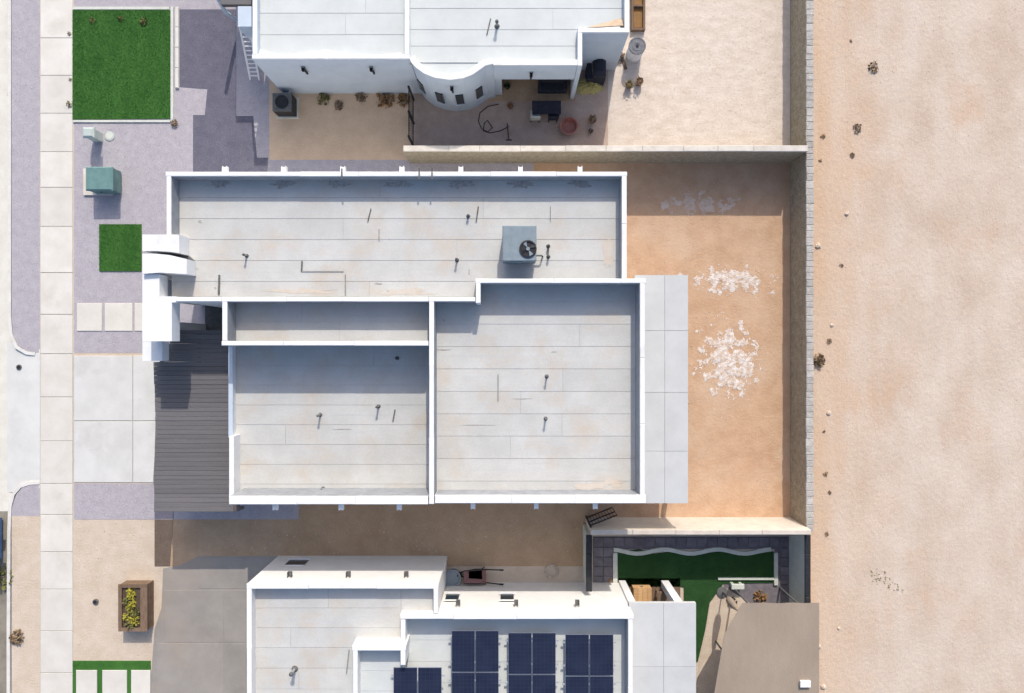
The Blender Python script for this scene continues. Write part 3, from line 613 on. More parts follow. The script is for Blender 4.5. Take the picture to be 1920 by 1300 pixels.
pebbles("caliche_crumbs", [(1300,600),(1375,575),(1435,640),(1430,740),(1350,775),(1300,710)], .004, 300, M['caliche'], .010,.03, "white crumbs scattered round the round caliche smear")
pebbles("caliche_crumbs", [(1300,505),(1440,500),(1455,545),(1300,560)], .004, 160, M['caliche'], .010,.03, "white crumbs scattered round the caliche streak")

# ------------------------------------------------------------------ upper neighbour's house
nh = empty("house", (wx(800),wy(20),0), "pale flat-roofed house with a rounded bay and four small bay windows", "house")
Z2 = 3.8
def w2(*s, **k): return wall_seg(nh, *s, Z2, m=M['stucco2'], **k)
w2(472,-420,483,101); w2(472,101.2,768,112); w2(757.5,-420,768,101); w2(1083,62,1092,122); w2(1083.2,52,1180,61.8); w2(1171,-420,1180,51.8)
roll_roof(nh, [(481,-420,760,106)], 3.42, M['roofmem2'])
roll_roof(nh, [(766,-420,1172,56),(766,56,1088,118)], 3.42, M['roofmem2'])
bay = [(768,108),(771,116),(780,126),(795,137),(815,145),(843,149),(868,146),(886,139),(899,130),(910,122),(925,119)]
bw = [Vector(P(x,y,Z2)) for x,y in bay]
def offs(pts, d):
    r = []
    for i,p in enumerate(pts):
        t_ = (pts[min(i+1,len(pts)-1)]-pts[max(i-1,0)]).normalized(); r.append(p+Vector((-t_.y,t_.x))*d)
    return r
inn = offs(bw, .22)
ring = [tuple(p) for p in bw]+[tuple(p) for p in reversed(inn)]
def strip_wall(outer, inner, z0, z1):
    b = MB(); n = len(outer); v = [(p.x,p.y,z) for z in (z0,z1) for q in (outer,inner) for p in q]; f = []
    for i in range(n-1):
        f += [(i,i+1,2*n+i+1,2*n+i),(n+i+1,n+i,3*n+i,3*n+i+1),(2*n+i,2*n+i+1,3*n+i+1,3*n+i)]
    f += [(0,2*n,3*n,n),(n-1,2*n-1,4*n-1,3*n-1)]
    b.poly(v,f); return b
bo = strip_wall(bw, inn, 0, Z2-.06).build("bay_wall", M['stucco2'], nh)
strip_wall(offs(bw,-.012), offs(inn,.012), Z2-.06, Z2+.004).build("coping", M['coping'], bo)
b = MB(); b.prism([tuple(p) for p in offs(bw,.1)]+[P(925,100,Z2),P(768,100,Z2)], 3.2, 3.405); b.build("bay_roof", M['roofmem2'], nh)
# beam over the covered patio, its pillar and the back wall
X0,Y0 = P(925,122,Z2); X1,Y1 = P(1083,112,Z2)
b = MB(); b.box(X0,Y0,2.3,X1,Y1,Z2-.06); o = b.build("beam", M['stucco2'], nh); b = MB(); b.box(X0,Y0-.001,Z2-.06,X1,Y1,Z2); b.build("coping", M['coping'], o)
X2 = wx(1083,Z2)
b = MB(); b.box(X0+.3,Y1+1.6,0,X2-.02,Y1+1.8,3.2); b.build("wall", M['stucco2'], nh)
b = MB(); b.box(X0-.02,Y1-.06,0,X0+.3,Y1+1.6,3.2); b.build("wall", M['stucco2'], nh)
b = MB(); b.pbox(905,110,1078,190,0,.05,h=0); b.build("patio_floor", M['sideyard'], nh)
b = MB(); b.box(X2-1.7,Y1+1.56,.05,X2-.3,Y1+1.6,2.1); d = b.build("patio_door", M['glass'], nh); b = MB(); b.box(X2-1.02,Y1+1.53,.05,X2-.97,Y1+1.56,2.1); b.build("door_stile", M['black'], d)
# bay windows
for x in (790,825,862,898):
    best = min(range(len(bw)-1), key=lambda i: abs((bw[i].x+bw[i+1].x)/2-wx(x,Z2)*.985)); 
    # point on the bay wall and its normal
    p0 = None
    for i in range(len(bw)-1):
        tx = wx(x,1.6)
        if bw[i].x <= tx <= bw[i+1].x:
            u = (tx-bw[i].x)/(bw[i+1].x-bw[i].x); p0 = bw[i].lerp(bw[i+1],u); d_ = (bw[i+1]-bw[i]).normalized()
    n_ = Vector((d_.y,-d_.x)); 
    def quad(b, w, z0, z1, dep):
        a, c = p0-d_*w+n_*.0, p0+d_*w; e0,e1 = a-n_*.05, c-n_*.05; a,c = a+n_*dep, c+n_*dep
        b.poly([(a.x,a.y,z0),(c.x,c.y,z0),(e1.x,e1.y,z0),(e0.x,e0.y,z0),(a.x,a.y,z1),(c.x,c.y,z1),(e1.x,e1.y,z1),(e0.x,e0.y,z1)],[(3,2,1,0),(4,5,6,7),(0,1,5,4),(1,2,6,5),(2,3,7,6),(3,0,4,7)])
    b = MB(); quad(b,.17,1.0,2.05,.045); w_ = b.build("window", M['glass'], nh)
    b = MB(); quad(b,.21,.93,.998,.07); b.build("sill", M['stucco2'], w_)
for x,y in [(558,112),(689,112),(844,149),(997,122)]:
    X,Y = P(x,y,Z2); b = MB(); b.box(X-.05,Y-.16,2.95,X+.05,Y,2.98); b.box(X-.06,Y-.16,2.95,X-.04,Y,3.12); b.box(X+.04,Y-.16,2.95,X+.06,Y,3.12); b.box(X-.035,Y-.07,2.45,X+.035,Y-.004,2.95); b.build("scupper", M['black'], nh)
# white crickets against the parapets
def cricket(x0,x1,y,xp,yp,m='coping'):
    z=3.425; b = MB(); A,B,C = (*P(x0,y,z),z),(*P(x1,y,z),z),(*P(xp,yp,z),z); D = (*P(xp,y,z),z+.2)
    b.poly([A,B,C,D],[(0,3,2),(3,1,2),(0,2,1),(0,1,3)]); b.build("cricket", M[m], nh)
cricket(500,690,107,612,93); cricket(700,756,107,752,99); cricket(484,540,107,487,92); cricket(1000,1084,122,1080,111); cricket(905,990,120,945,107); cricket(1095,1171,56,1160,44); cricket(1095,1170,52,1168,33,'dust')
vent(nh, 932, 50, 3.42, .4, .05); conduit(nh, [(920,36),(913,66)], 3.42, .022)
# front porch of that house
b = MB(); b.pbox(446,12,471.5,50,0,3.75); b.build("porch_column", M['stucco2'], nh)
b = MB(); b.pbox(414,-320,471,9,2.9,3.1); pp = b.build("porch_roof", M['beam'], nh)
for k in range(8):
    b = MB(); b.pbox(414,-320+k*41+.5,471,-320+(k+1)*41-.5 if k < 7 else 8.5,3.1,3.13); b.build("plank", M['plank'], pp)
b = MB(); b.tube([(*P(398,-20,2.7),2.7),(*P(424,24,1.3),1.3),(*P(450,40,.2),.0)],.09,8); b.build("porch_brace", M['stucco2'], nh)
# ladder propped beside it
t = empty("ladder", (*P(473,150),0), "white aluminium ladder leaning upright beside the pale house corner", "ladder")
lb, lt = Vector((*P(478,150,0),.02)), Vector((*P(459,52,3.3),3.3)); sd = Vector((.2,0,0))
for s in (-1,1): b = MB(); b.tube([lb+sd*s, lt+sd*s],.045,8); b.build("rail", M['white'], t)
for k in range(1,12): p = lb.lerp(lt,k/12); b = MB(); b.tube([p-sd,p+sd],.028,6); b.build("rung", M['white'], t)
# things in that side yard and back yard
def condenser(x0,y0,x1,y1,z,label):
    X0,Y0 = P(x0,y1,z); X1,Y1 = P(x1,y0,z); t = empty("air_conditioner_unit", ((X0+X1)/2,(Y0+Y1)/2,0), label, "air conditioner")
    b = MB(); b.box(X0-.08,Y0-.08,0,X1+.08,Y1+.08,.07); b.build("pad", M['edge'], t)
    b = MB(); b.box(X0,Y0,.07,X1,Y1,z-.05); b.build("casing", M['black'], t); b = MB(); b.cbox(X0-.01,Y0-.01,z-.05,X1+.01,Y1+.01,z,.02); b.build("top_panel", M['lead'], t)
    cx,cy = (X0+X1)/2,(Y0+Y1)/2; b = MB(); b.lathe(cx,cy,[(.3,z-.001),(.3,z+.03),(.26,z+.035),(.25,z+.006)],20); b.build("fan_grille", M['black'], t)
    for k in range(6): b = MB(); zz = .15+k*.1; b.box(X0-.012,Y0+.05,zz,X0,Y1-.05,zz+.05); b.build("louvre", M['lead'], t)
condenser(511,175,546,208,.85,"black air conditioner unit on the ground beside the pale house wall")
t = empty("bucket", (*P(541,166),0), "white bucket by the pale house's shaded wall", "bucket"); b = MB(); b.lathe(*P(541,172),[(.16,0.008),(.2,.36),(.21,.37),(.18,.37),(.15,.05)],16); b.build("shell", M['white'], t); b = MB(); X,Y = P(541,172); b.tube([(X-.2,Y,.36),(X-.1,Y-.18,.42),(X+.1,Y-.18,.42),(X+.2,Y,.36)],.012,5); b.build("handle", M['lead'], t)
shrub("shrub", 607,186,.3,M['leaf'],"low olive shrub against the shaded wall near the bucket",hh=.6,z=.008)
shrub("shrub", 636,199,.22,M['dryleaf'],"small dark brown weed in the shaded tan dirt",hh=.5,z=.008)
shrub("shrub", 678,181,.28,M['dryleaf'],"dark shrub at the foot of the shaded wall",hh=.8,z=.008)
shrub("shrub", 722,187,.42,M['rust'],"rust coloured shrub at the shaded wall by the iron fence",hh=.4,z=.008)
shrub("shrub", 757,188,.3,M['rust'],"smaller rust coloured shrub right beside the iron fence",hh=.4,z=.008)
t = empty("iron_fence", (*P(773,228),0), "black iron fence panel between the rounded bay and the capped wall", "fence")
fx_ = wx(776); fy0,fy1 = wy(276),wy(188)
for yy in (fy0,(fy0+fy1)/2,fy1): b = MB(); b.box(fx_-.04,yy-.04,0,fx_+.04,yy+.04,1.65); b.build("post", M['black'], t)
for z in (.2,1.5): b = MB(); b.box(fx_-.02,fy0,z,fx_+.02,fy1,z+.05); b.build("rail", M['black'], t)
for k in range(1,19): b = MB(); yy = fy0+(fy1-fy0)*k/19; b.tube([(fx_,yy,.1),(fx_,yy,1.6)],.012,5); b.build("bar", M['black'], t)
def pot(x,y,r,label,z=.008,m='terra',leaf='leaf',n=30):
    X,Y = P(x,y); t = empty("potted_plant",(X,Y,z),label,"potted plant"); b = MB(); b.lathe(X,Y,[(r*.7,z),(r,z+r*1.5),(r*1.08,z+r*1.6),(r*.9,z+r*1.6),(r*.85,z+r*1.4)],14); b.build("pot",M[m],t); b = MB()
    for i in range(n):
        a = R.uniform(0,6.28); q = R.random()**.5*r*1.2; c = Vector((X+q*math.cos(a),Y+q*math.sin(a),z+r*1.45+R.uniform(0,r*1.3))); d = [Vector((R.gauss(0,1),R.gauss(0,1),R.gauss(0,.6))).normalized()*r*R.uniform(.2,.45) for _ in range(2)]
        b.poly([c-d[0],c+d[1],c+d[0],c-d[1]],[(0,1,2,3)])
    b.build("foliage",M[leaf],t)
pot(951,165,.14,"dark potted plant on the floor of the covered patio",.05,'black','leaf')
pot(1110,228,.17,"dark potted plant near the red tub",.008,'terra','dryleaf'); pot(1107,248,.1,"tiny potted plant nearest the capped wall",.008,'black','dryleaf')
pot(957,202,.12,"small clay potted plant beside the tangled hose",.008,'terra','rust')
pot(1178,163,.16,"olive potted plant on pale gravel near the white drum",.004,'terra'); pot(1197,157,.17,"second olive potted plant, closer to the open gravel",.004,'terra','dryleaf')
# black sofa under the patio beam
t = empty("outdoor_sofa", (*P(1040,168),.05), "black outdoor sofa at the back of the covered patio", "sofa"); X0,Y0 = P(1008,178); X1,Y1 = P(1062,156)
b = MB(); b.cbox(X0,Y0,.15,X1,Y1,.42,.04); b.build("seat", M['fabric'], t); b = MB(); b.cbox(X0,Y1-.16,.42,X1,Y1,.85,.05); b.build("backrest", M['fabric'], t)
for a in (X0,X1-.16): b = MB(); b.cbox(a,Y0,.42,a+.16,Y1-.162,.62,.04); b.build("armrest", M['fabric'], t)
for a in (X0+.05,X1-.11):
    for c in (Y0+.05,Y1-.11): b = MB(); b.box(a,c,.05,a+.06,c+.06,.15); b.build("leg", M['black'], t)
# dark table with chair and cushion
t = empty("patio_table", (*P(1030,208),0), "dark navy patio table in the shade of the covered patio", "table"); zt_ = .72; X0,Y0 = P(998,214,zt_); X1,Y1 = P(1052,189,zt_)
b = MB(); b.cbox(X0,Y0,zt_-.05,X1,Y1,zt_,.015); b.build("table_top", M['fabric'], t)
for a in (X0+.05,X1-.11):
    for c in (Y0+.05,Y1-.11): b = MB(); b.box(a,c,.008,a+.06,c+.06,zt_-.05); b.build("leg", M['black'], t)
def chair(x,y,label,m='fabric'):
    X,Y = P(x,y); t = empty("patio_chair",(X,Y,.008),label,"chair"); b = MB(); b.cbox(X-.22,Y-.22,.4,X+.22,Y+.22,.46,.02); b.build("seat",M[m],t); b = MB(); b.cbox(X-.22,Y-.26,.46,X+.22,Y-.2,.9,.02); b.build("backrest",M[m],t)
    for a in (-.2,.16):
        for c in (-.2,.16): b = MB(); b.box(X+a,Y+c,.008,X+a+.04,Y+c+.04,.4); b.build("leg",M['black'],t)
chair(1036,222,"dark patio chair pushed up to the navy table"); chair(1003,222,"pale grey patio chair beside the navy table",'edge')
t = empty("garden_hose", (*P(915,228),0), "brown garden hose lying in loops on the shaded dirt", "hose"); b = MB()
b.tube([(*P(x,y),.024) for x,y in [(935,196),(915,200),(900,212),(897,228),(903,242),(915,248),(923,240),(914,226),(908,232),(906,246),(918,250),(938,246),(950,240)]],.022,6); b.build("hose_loop", M['hose'], t)
b = MB(); b.tube([(*P(950,240),.024),(*P(953,237),.03)],.03,6); b.build("nozzle", M['lead'], t)
t = empty("rake", (*P(953,250),0), "dark rake lying on the shaded dirt by the hose", "rake"); b = MB(); b.tube([(*P(951,232),.05),(*P(954,262),.03)],.022,6); b.build("handle", M['hose'], t)
b = MB(); X,Y = P(954,263); b.box(X-.14,Y-.02,.008,X+.14,Y+.02,.045); b.build("rake_head", M['black'], t)
t = empty("wash_tub", (*P(1066,240),0), "round faded red plastic tub on the shaded dirt", "tub"); b = MB(); b.lathe(*P(1066,240),[(.3,.008),(.38,.28),(.41,.29),(.41,.31),(.36,.31),(.28,.06)],22); b.build("shell", M['red'], t)
for s in (-1,1): X,Y = P(1066,240); b = MB(); b.tube([(X+s*.4,Y-.1,.29),(X+s*.48,Y,.3),(X+s*.4,Y+.1,.29)],.02,6); b.build("handle", M['red'], t)
heap("tarp_heap", 1104, 162, .66, .42, .42, M['tarp'], "heap under an olive yellow tarp outside the covered patio", "tarp heap", 11, z=.008, fring=.18)
t = empty("grill_cabinet", (*P(1122,125),0), "tall black covered grill standing by the pale house wall", "grill"); X0,Y0 = P(1103,141,1.25); X1,Y1 = P(1138,97,1.25)
b = MB(); b.cbox(X0,Y0,.004,X1,Y1,.8,.02); b.build("cart", M['fabric'], t); b = MB(); b.cbox(X0+.25,Y0+.02,.8,X1-.02,Y1-.02,1.25,.16); b.build("hood", M['fabric'], t); b = MB(); b.tube([(X0+.24,Y0+.1,1.0),(X0+.2,(Y0+Y1)/2,1.02),(X0+.24,Y1-.1,1.0)],.02,6); b.build("handle", M['lead'], t)
t = empty("storage_drum", (*P(1192,100),0), "white drum with a grey ribbed lid on the pale gravel", "drum"); X,Y = P(1195,86,.95)
b = MB(); b.lathe(X,Y,[(.34,.004),(.36,.02),(.36,.3),(.375,.32),(.36,.34),(.36,.6),(.375,.62),(.36,.64),(.36,.92)],26); b.build("barrel", M['white'], t)
b = MB(); b.lathe(X,Y,[(.385,.9),(.385,.96),(.33,.965),(.32,.95),(.24,.95),(.23,.965),(.12,.97),(.11,.955)],26); l_ = b.build("lid", M['lid'], t); b = MB(); b.lathe(X,Y,[(.07,.95),(.06,1.0)],12); b.build("bung", M['black'], l_)
t = empty("timber_bed", (*P(1197,28),0), "rust brown timber garden bed frame beside the pale house", "garden bed")
for q in ((1184,-30,1188,56),(1206,-30,1210,56),(1188.5,52,1205.5,56),(1188.5,8,1205.5,12)): b = MB(); b.pbox(*q,.0,.22); b.build("board", M['brownwood'], t)
b = MB(); b.pbox(1188.2,-30,1205.8,51.5,.0,.08); b.build("soil", M['rust'], t)
t = empty("lumber_plank", (*P(1168,118),0), "brown plank lying on gravel by the black grill", "plank"); b = MB(); b.pprism([(1160,96),(1165,94),(1176,130),(1171,132)],.004,.05,h=0); b.build("board", M['brownwood'], t); b = MB(); b.pprism([(1161,103),(1171,101),(1172,104),(1162,106)],.05,.075,h=0); b.build("cleat", M['brownwood'], t)
shrub("shrub", 1161,113,.2,M['black'],"dark clump at the corner of the pale house",z=.004,n=60)

# ------------------------------------------------------------------ lower neighbour's house
lh = empty("house", (wx(860),wy(1220),0), "white flat-roofed house carrying solar panels on its rear roof", "house")
Z3 = 3.8
def w3(*s, zt=Z3, **k): return wall_seg(lh, *s, zt, m=M['stucco3'], **k)
w3(462,1095,822,1105); w3(462,1105.2,472,1700); w3(812,1105.2,822,1149.8)
w3(750,1150,1188,1164); w3(750,1164.2,761,1209.8); w3(1176,1164.2,1188,1700, line=[('W',3.0)])
w3(660,1222,672,1700, zt=4.15); w3(660,1210,761,1221.8, zt=4.15); w3(750.2,1222,760.8,1246, zt=4.15)
roll_roof(lh, [(470,1103,752,1214),(752,1103,818,1152),(470,1214,662,1640)], 3.3, M['roofmem'])
roll_roof(lh, [(758,1160,1180,1640)], 3.0, M['roofmem2'])
roll_roof(lh, [(670,1219,760,1640)], 3.55, M['roofmem2'])
# windows, scuppers on the sunny wall
def nwin(x,w,yw,z0,z1):
    X = wx(x,(z0+z1)/2); Y = wy(yw,Z3); b = MB(); b.box(X-w,Y-.05,z0,X+w,Y+.02,z1); w_ = b.build("window", M['glass'], lh)
    b = MB(); b.box(X-w-.05,Y,z0-.07,X+w+.05,Y+.08,z0-.002); b.build("sill", M['stucco'], w_)
    b = MB(); b.box(X-w-.05,Y,z1+.002,X+w+.05,Y+.04,z1+.06); b.build("lintel", M['stucco'], w_)
nwin(556,.42,1095,.75,1.5); nwin(848,.28,1150,1.7,2.4); nwin(951,.28,1150,1.7,2.4)
for x,yw in [(531,1095),(644,1095),(756,1095),(856,1150),(968,1150),(1086,1150)]:
    X,Y = P(x,yw,Z3); z = 2.9; b = MB(); b.box(X-.07,Y,z,X+.07,Y+.22,z+.03); b.box(X-.085,Y,z,X-.06,Y+.22,z+.18); b.box(X+.06,Y,z,X+.085,Y+.22,z+.18); b.build("scupper", M['lead'], lh)
vent(lh, 553, 1254, 3.3, .45, .06); conduit(lh, [(655,1218),(650,1262)], 3.3, .02,'pipe')
# rear patio roof, column and its end wall
zr = 3.0; b = MB(); b.box(wx(1180,zr),wy(1700,zr),zr-.2,wx(1305,zr),wy(1131,zr),zr-.02); pa = b.build("patio_roof", M['patioroof'], lh)
for x0,x1 in ((1180,1244),(1244.4,1305)):
    for y0,y1 in ((1131,1250),(1250.4,1380),(1380.4,1700)):
        b = MB(); b.box(wx(x0,zr)+.002,wy(y1,zr)+.002,zr-.02,wx(x1,zr)-.002,wy(y0,zr)-.002,zr+.004+.004*(x0>1200)); b.build("roof_panel", M['coping'] if False else M['patioroof'], pa)
X,Y = P(1276,1133,zr); b = MB(); b.box(X-.17,Y-.34,0,X+.17,Y-.02,zr-.2); b.build("column", M['stucco'], pa)
X,Y = P(1190,1133,zr); b = MB(); b.box(X-.2,Y-.34,0,X+.1,Y-.02,zr-.2); b.build("column", M['stucco'], pa)
b = MB(); b.pbox(1140,1084,1275,1500,0,.05,h=0); b.build("patio_floor", M['brownwood'], lh)
# solar arrays
def solar(x0,x1,y0,rows,label,zb=3.05,zt=3.35):
    zc = zt; X0,X1 = wx(x0,zc),wx(x1,zc); Y1 = wy(y0,zc); t = empty("solar_array", ((X0+X1)/2,Y1-2,zb), label, "solar array", "solar arrays on the rear roof")
    wpan = (X1-X0-.03)/2; lp = 1.68; tilt = .05
    for r_ in range(rows):
        for c in range(2):
            xa = X0+c*(wpan+.03); yb = Y1-r_*(lp+.03); ya = yb-lp
            zf = lambda yy: zc-(Y1-yy)*tilt*0+.0
            f = MB(); f.box(xa,ya,zc-.04,xa+wpan,yb,zc); po = f.build("panel_frame", M['solarframe'], t)
            g = MB(); g.box(xa+.012,ya+.012,zc,xa+wpan-.012,yb-.012,zc+.004); g.build("panel", M['solar'], po)
        for yy in (Y1-r_*(lp+.03)-.35, Y1-r_*(lp+.03)-1.3):
            g = MB(); g.box(X0-.12,yy-.025,zc-.09,X1+.12,yy+.025,zc-.041); ro = g.build("rail", M['rail'], t)
            for xx in (X0+.2,(X0+X1)/2,X1-.25): g = MB(); g.box(xx,yy-.03,3.0+.55*(zb>3.4),xx+.05,yy+.03,zc-.09); g.build("foot", M['lead'], ro)
solar(847,935,1183,2,"solar array next to the short white parapet on the rear roof")
solar(953,1042,1187,2,"middle solar array of the rear roof's row of three")
solar(1060,1150,1190,2,"solar array nearest the rear patio roof")
solar(738,828,1252,2,"solar array set lower, against the raised white roof block",3.6,3.8)
# turf garden behind
turfg = [(1156,1034),(1200,1030),(1228,1038),(1262,1034),(1300,1040),(1350,1034),(1398,1042),(1450,1034),(1450,1092),(1356,1094),(1330,1130),(1322,1180),(1308,1240),(1282,1240),(1282,1100),(1160,1100)]
pavb = sheet("garden_paving", [(1112,1006),(1500,1006),(1500,1140),(1400,1140),(1356,1098),(1356,1094),(1452,1092),(1452,1030),(1152,1030),(1152,1100),(1112,1100)], .006, M['paver'])
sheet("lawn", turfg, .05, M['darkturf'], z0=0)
blades("grass_blades", turfg, .048, 500, "dark green turf of the walled garden", m='darkturf')
for (x0,x1,y0,y1,nx,ny) in [(1112,1150,1026,1098,2,4),(1112,1500,1008,1025,20,1),(1462,1500,1028,1130,2,6)]:
    for i in range(nx):
        for j in range(ny):
            b = MB(); xa = x0+(x1-x0)*i/nx; xb = x0+(x1-x0)*(i+1)/nx; ya = y0+(y1-y0)*j/ny; yb = y0+(y1-y0)*(j+1)/ny
            b.cbox(wx(xa+.5),wy(yb-.5),.004,wx(xb-.5),wy(ya+.5),.04+R.uniform(0,.006),.008); b.build("paver", M['paver'], pavb)
t = empty("garden_edging", (*P(1300,1036),0), "wavy pale concrete edging round the dark green turf", "edging")
wave = [(1150,1030)]+[(x, 1030+4*math.sin((x-1150)/100*6.2832-1.2)+3) for x in range(1156,1452,12)]
pv = [Vector(P(*p)) for p in wave]; b = strip_wall(offs(pv,-.09), offs(pv,.09), 0, .13); b.build("wavy_edge", M['edge'], t)
b = MB(); b.pbox(1149,1036,1157,1100,0,.12,h=0); b.build("straight_edge", M['edge'], t); b = MB(); b.pbox(1450,1036,1457,1096,0,.12,h=0); b.build("straight_edge", M['edge'], t)
b = MB(); b.pbox(1345,1082,1449.5,1086,0,.14,h=0); b.build("sunlit_strip", M['edge'], t)  # pale raised strip drawn as a sunlit sliver of turf
sheet("garden_path", [(1312,1240),(1324,1180),(1332,1130),(1358,1100),(1420,1140),(1400,1300),(1360,1420),(1300,1420)], .012, M['sandlot'])
t = empty("storage_crate", (*P(1205,1115),.05), "pale wooden crate under the edge of the white patio roof", "crate"); zc = .55; X0,Y0 = P(1188,1134,zc); X1,Y1 = P(1222,1104,zc)
b = MB(); b.box(X0,Y0,.05,X1,Y1,zc-.04); b.build("body", M['wood'], t)
for k in range(4): b = MB(); w_ = (X1-X0)/4; b.box(X0+k*w_+.005,Y0-.02,zc-.04,X0+(k+1)*w_-.005,Y1+.02,zc); b.build("lid_board", M['wood'], t)
b = MB(); b.box((X0+X1)/2-.05,Y1,.25,(X0+X1)/2+.05,Y1+.02,.35); b.build("latch", M['lead'], t)
for i,(x,y) in enumerate([(1172,1112),(1236,1112)]):
    X,Y = P(x,y); t = empty("wooden_stool",(X,Y,.05),["dark wooden stool between the crate and the white house wall","dark wooden stool between the crate and the patio column"][i],"stool"); b = MB(); b.cbox(X-.2,Y-.22,.42,X+.2,Y+.22,.48,.02); b.build("seat",M['brownwood'],t)
    for a in (-.18,.13):
        for c in (-.18,.13): b = MB(); b.box(X+a,Y+c,.05,X+a+.05,Y+c+.05,.42); b.build("leg",M['brownwood'],t)
# closed parasol on its stand and a stone bench in the path
t = empty("closed_parasol", (*P(1352,1112),0), "closed taupe parasol on a stand beside the sandy path", "parasol"); X,Y = P(1354,1110)
b = MB(); b.lathe(X,Y,[(.26,.012),(.26,.07),(.08,.1)],16); b.build("base", M['lead'], t); b = MB(); b.tube([(X,Y,.08),(X,Y,2.2)],.03,8); b.build("pole", M['black'], t)
b = MB(); b.lathe(X,Y,[(.09,.9),(.15,1.0),(.17,1.3),(.12,1.8),(.05,2.15),(.01,2.25)],12); b.build("folded_canopy", M['canopy'], t)
t = empty("stone_bench", (*P(1385,1112),0), "small grey stone bench beside the closed parasol", "bench"); zb_ = .45; X0,Y0 = P(1372,1106,zb_); X1,Y1 = P(1396,1096,zb_)
b = MB(); b.cbox(X0,Y0,zb_-.1,X1,Y1,zb_,.02); b.build("seat", M['edge'], t)
for a in (X0+.04,X1-.16): b = MB(); b.box(a,Y0+.03,.006,a+.12,Y1-.03,zb_-.1); b.build("leg", M['edge'], t)
shrub("shrub", 1425,1118,.3,M['rust'],"reddish low plant beside the paved garden edge",hh=.5,z=.006); shrub("shrub", 1372,1128,.22,M['black'],"dark clump at the corner of the taupe shade canopy",hh=.6,z=.012)
# taupe shade canopy
t = empty("shade_canopy", (*P(1430,1220),0), "flat taupe canvas shade canopy stretched over the garden's end", "canopy"); zc = 2.5
cp = [(1403,1131),(1536,1131),(1536,1420),(1330,1420),(1345,1300),(1361,1190)]
b = MB(); n_ = 10; v=[]; f=[]
for j in range(n_+1):
    yy = 1131+(1420-1131)*j/n_; xl = 1392-(1392-1358)*min(1,(yy-1131)/59) if yy < 1190 else 1358-(yy-1190)*.17
    for i in range(n_+1):
        xx = xl+(1536-xl)*i/n_; v.append((*P(xx,yy,zc), zc+.07*math.sin(i*1.7+j*.6)*math.sin(3.14*i/n_)*.6))
for j in range(n_):
    for i in range(n_): a = j*(n_+1)+i; f.append((a,a+n_+1,a+n_+2,a+1))
m0 = len(v); v += [(x,y,z-.02) for x,y,z in v]; f += [tuple(m0+q for q in reversed(g)) for g in f]
b.poly(v,f); cv = b.build("canvas", M['canopy'], t, smooth=True)
for x,y in ((1410,1140),(1505,1140),(1375,1250),(1505,1290)):
    X,Y = P(x,y,zc); b = MB(); b.tube([(X,Y,0),(X,Y,zc-.03)],.04,8); b.build("pole", M['lead'], t)
t = empty("cushion_box", (*P(1503,1285),2.5), "small white vent box on the taupe shade canopy", "vent box"); X,Y = P(1512,1285,2.7); b = MB(); b.cbox(X-.2,Y-.12,2.5,X+.2,Y+.12,2.6,.02); b.build("case", M['coping'], t); b = MB(); b.cbox(X-.22,Y-.14,2.6,X+.22,Y+.14,2.64,.02); b.build("cap", M['coping'], t)
# side yard clutter
t = empty("wheelbarrow", (*P(915,1072),0), "black framed wheelbarrow with a faded red tray in the dirt side yard", "wheelbarrow")
X,Y = P(892,1074); b = MB(); b.poly([(X-.3,Y-.16,.3),(X+.3,Y-.2,.3),(X+.3,Y+.2,.3),(X-.3,Y+.16,.3),(X-.5,Y-.28,.62),(X+.5,Y-.33,.55),(X+.5,Y+.33,.55),(X-.5,Y+.28,.62)],[(3,2,1,0),(0,1,5,4),(1,2,6,5),(2,3,7,6),(3,0,4,7),(0,1,2,3)]); b.build("tray", M['pink'], t)
for s in (-1,1):
    b = MB(); b.tube([(X-.8,Y+s*.06,.22),(X,Y+s*.25,.3),(X+.6,Y+s*.3,.5),(X+1.15,Y+s*.32,.62)],.03,7); hd = b.build("handle", M['black'], t); b = MB(); b.tube([(X+1.1,Y+s*.32,.61),(X+1.28,Y+s*.32,.64)],.04,7); b.build("grip", M['black'], hd)
    b = MB(); b.tube([(X+.25,Y+s*.24,.32),(X+.4,Y+s*.26,.008)],.025,6); b.build("leg", M['black'], t)
b = MB(); b.tube([(X-.8,Y-.05,.22),(X-.8,Y+.05,.22)],.21,16); b.build("wheel", M['black'], t)
b = MB(); b.tube([(X+.5,Y+.33,.55),(X-.5,Y+.28,.62),(X-.5,Y-.28,.62),(X+.5,Y-.33,.55)],.025,6); b.build("tray_rim", M['black'], t)
t = empty("water_tub", (*P(848,1080),0), "round blue-grey tub in the corner of the white house", "tub"); b = MB(); b.lathe(*P(850,1078),[(.3,.008),(.38,.5),(.4,.52),(.34,.52),(.3,.42)],20); b.build("shell", M['greytub'], t); b = MB(); b.lathe(*P(850,1078),[(.3,.41),(.29,.425)],20); b.build("water", M['greytub'], t)
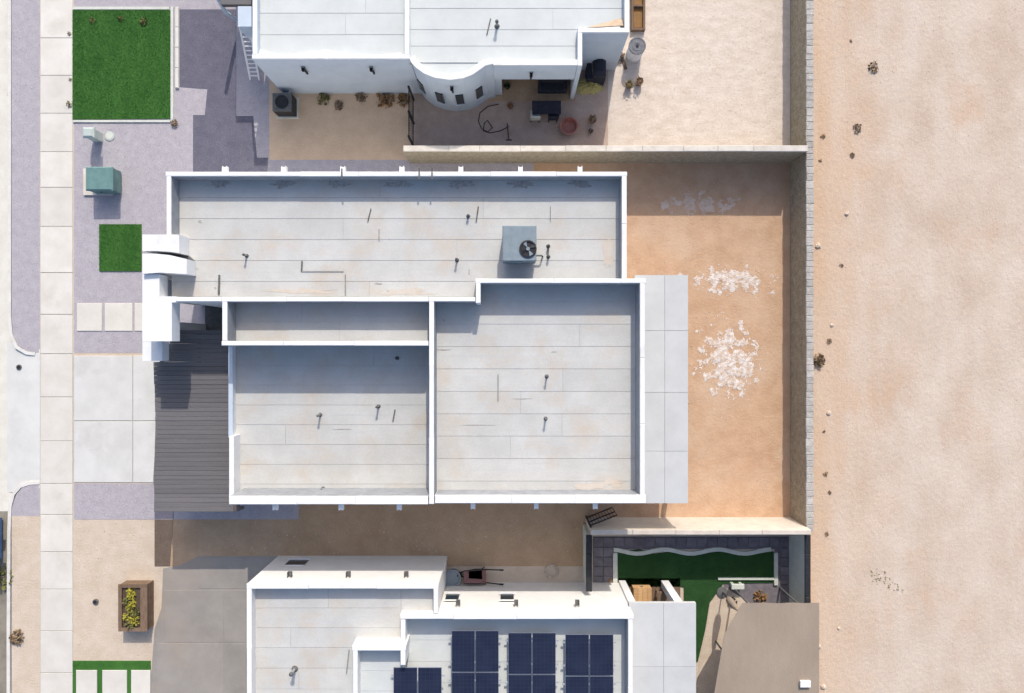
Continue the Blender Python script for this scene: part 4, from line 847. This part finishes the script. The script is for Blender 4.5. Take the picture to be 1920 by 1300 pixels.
t = empty("hose_coil", (*P(1034,1071),0), "coiled tan garden hose on the dirt side yard", "hose"); X,Y = P(1034,1071)
for k,(r,z) in enumerate([(.32,.03),(.27,.03),(.3,.07),(.25,.075)]): b = MB(); b.tube([(X+r*math.cos(a*.2618),Y+r*math.sin(a*.2618),z) for a in range(25)],.024,6); b.build("hose_turn", M['sandpebble'], t)
pebbles("gravel_stones", rect(420,975,1090,1040), .008, 260, M['sandpebble'], .015,.05, label="small stones in the shaded dirt side yard")

# ------------------------------------------------------------------ desert lot plants and rocks
G = "dry tufts on the desert lot"
for x,y,r in [(1640,124,.30),(1609,239,.26),(1600,290,.16),(1580,497,.12),(1557,640,.16),(1550,890,.14),(1558,925,.12),(1552,1003,.13),(1547,810,.09),(1545,255,.14),(1598,75,.09),(1540,300,.1)]:
    shrub("desert_tuft", x, y, r*.8, M['dryleaf'], {.30:"largest dry bush standing alone on the bare desert lot",.26:"second largest dry bush on the bare desert lot, above a smaller tuft"}.get(r,"small dry brown tuft on the bare desert lot"), "tuft", G, n=50, z=-.13, hh=.55)
shrub("dark_bush", 1536, 676, .3, M['black'], "dark bush hugging the desert side of the stone wall", n=110, z=-.13, m2=M['dryleaf'])
pebbles("rubble_patch", [(1635,1070),(1660,1066),(1672,1085),(1690,1100),(1700,1112),(1680,1112),(1655,1100),(1638,1095)], -.13, 60, M['rock'], .02,.06, "small pale grey rubble patch on the desert lot", "rubble")
for x,y,r in [(1536,460,.12),(1556,775,.1),(1538,1215,.09),(1562,610,.08),(1545,1290,.12),(1575,1180,.07),(1590,400,.1)]:
    X,Y = P(x,y); b = MB(); b.lathe(X,Y,[(r,-.135),(r*1.1,-.1),(r*.8,-.13+r*.6),(r*.3,-.13+r*.8)],7)
    for i,p in enumerate(b.v): b.v[i] = (p[0]+R.uniform(-.25,.25)*r,p[1]+R.uniform(-.25,.25)*r,p[2])
    tag(b.build("desert_rock", M['sandpebble']), "small tan rock lying on the desert lot by the stone wall", "rock", "rocks on the desert lot")
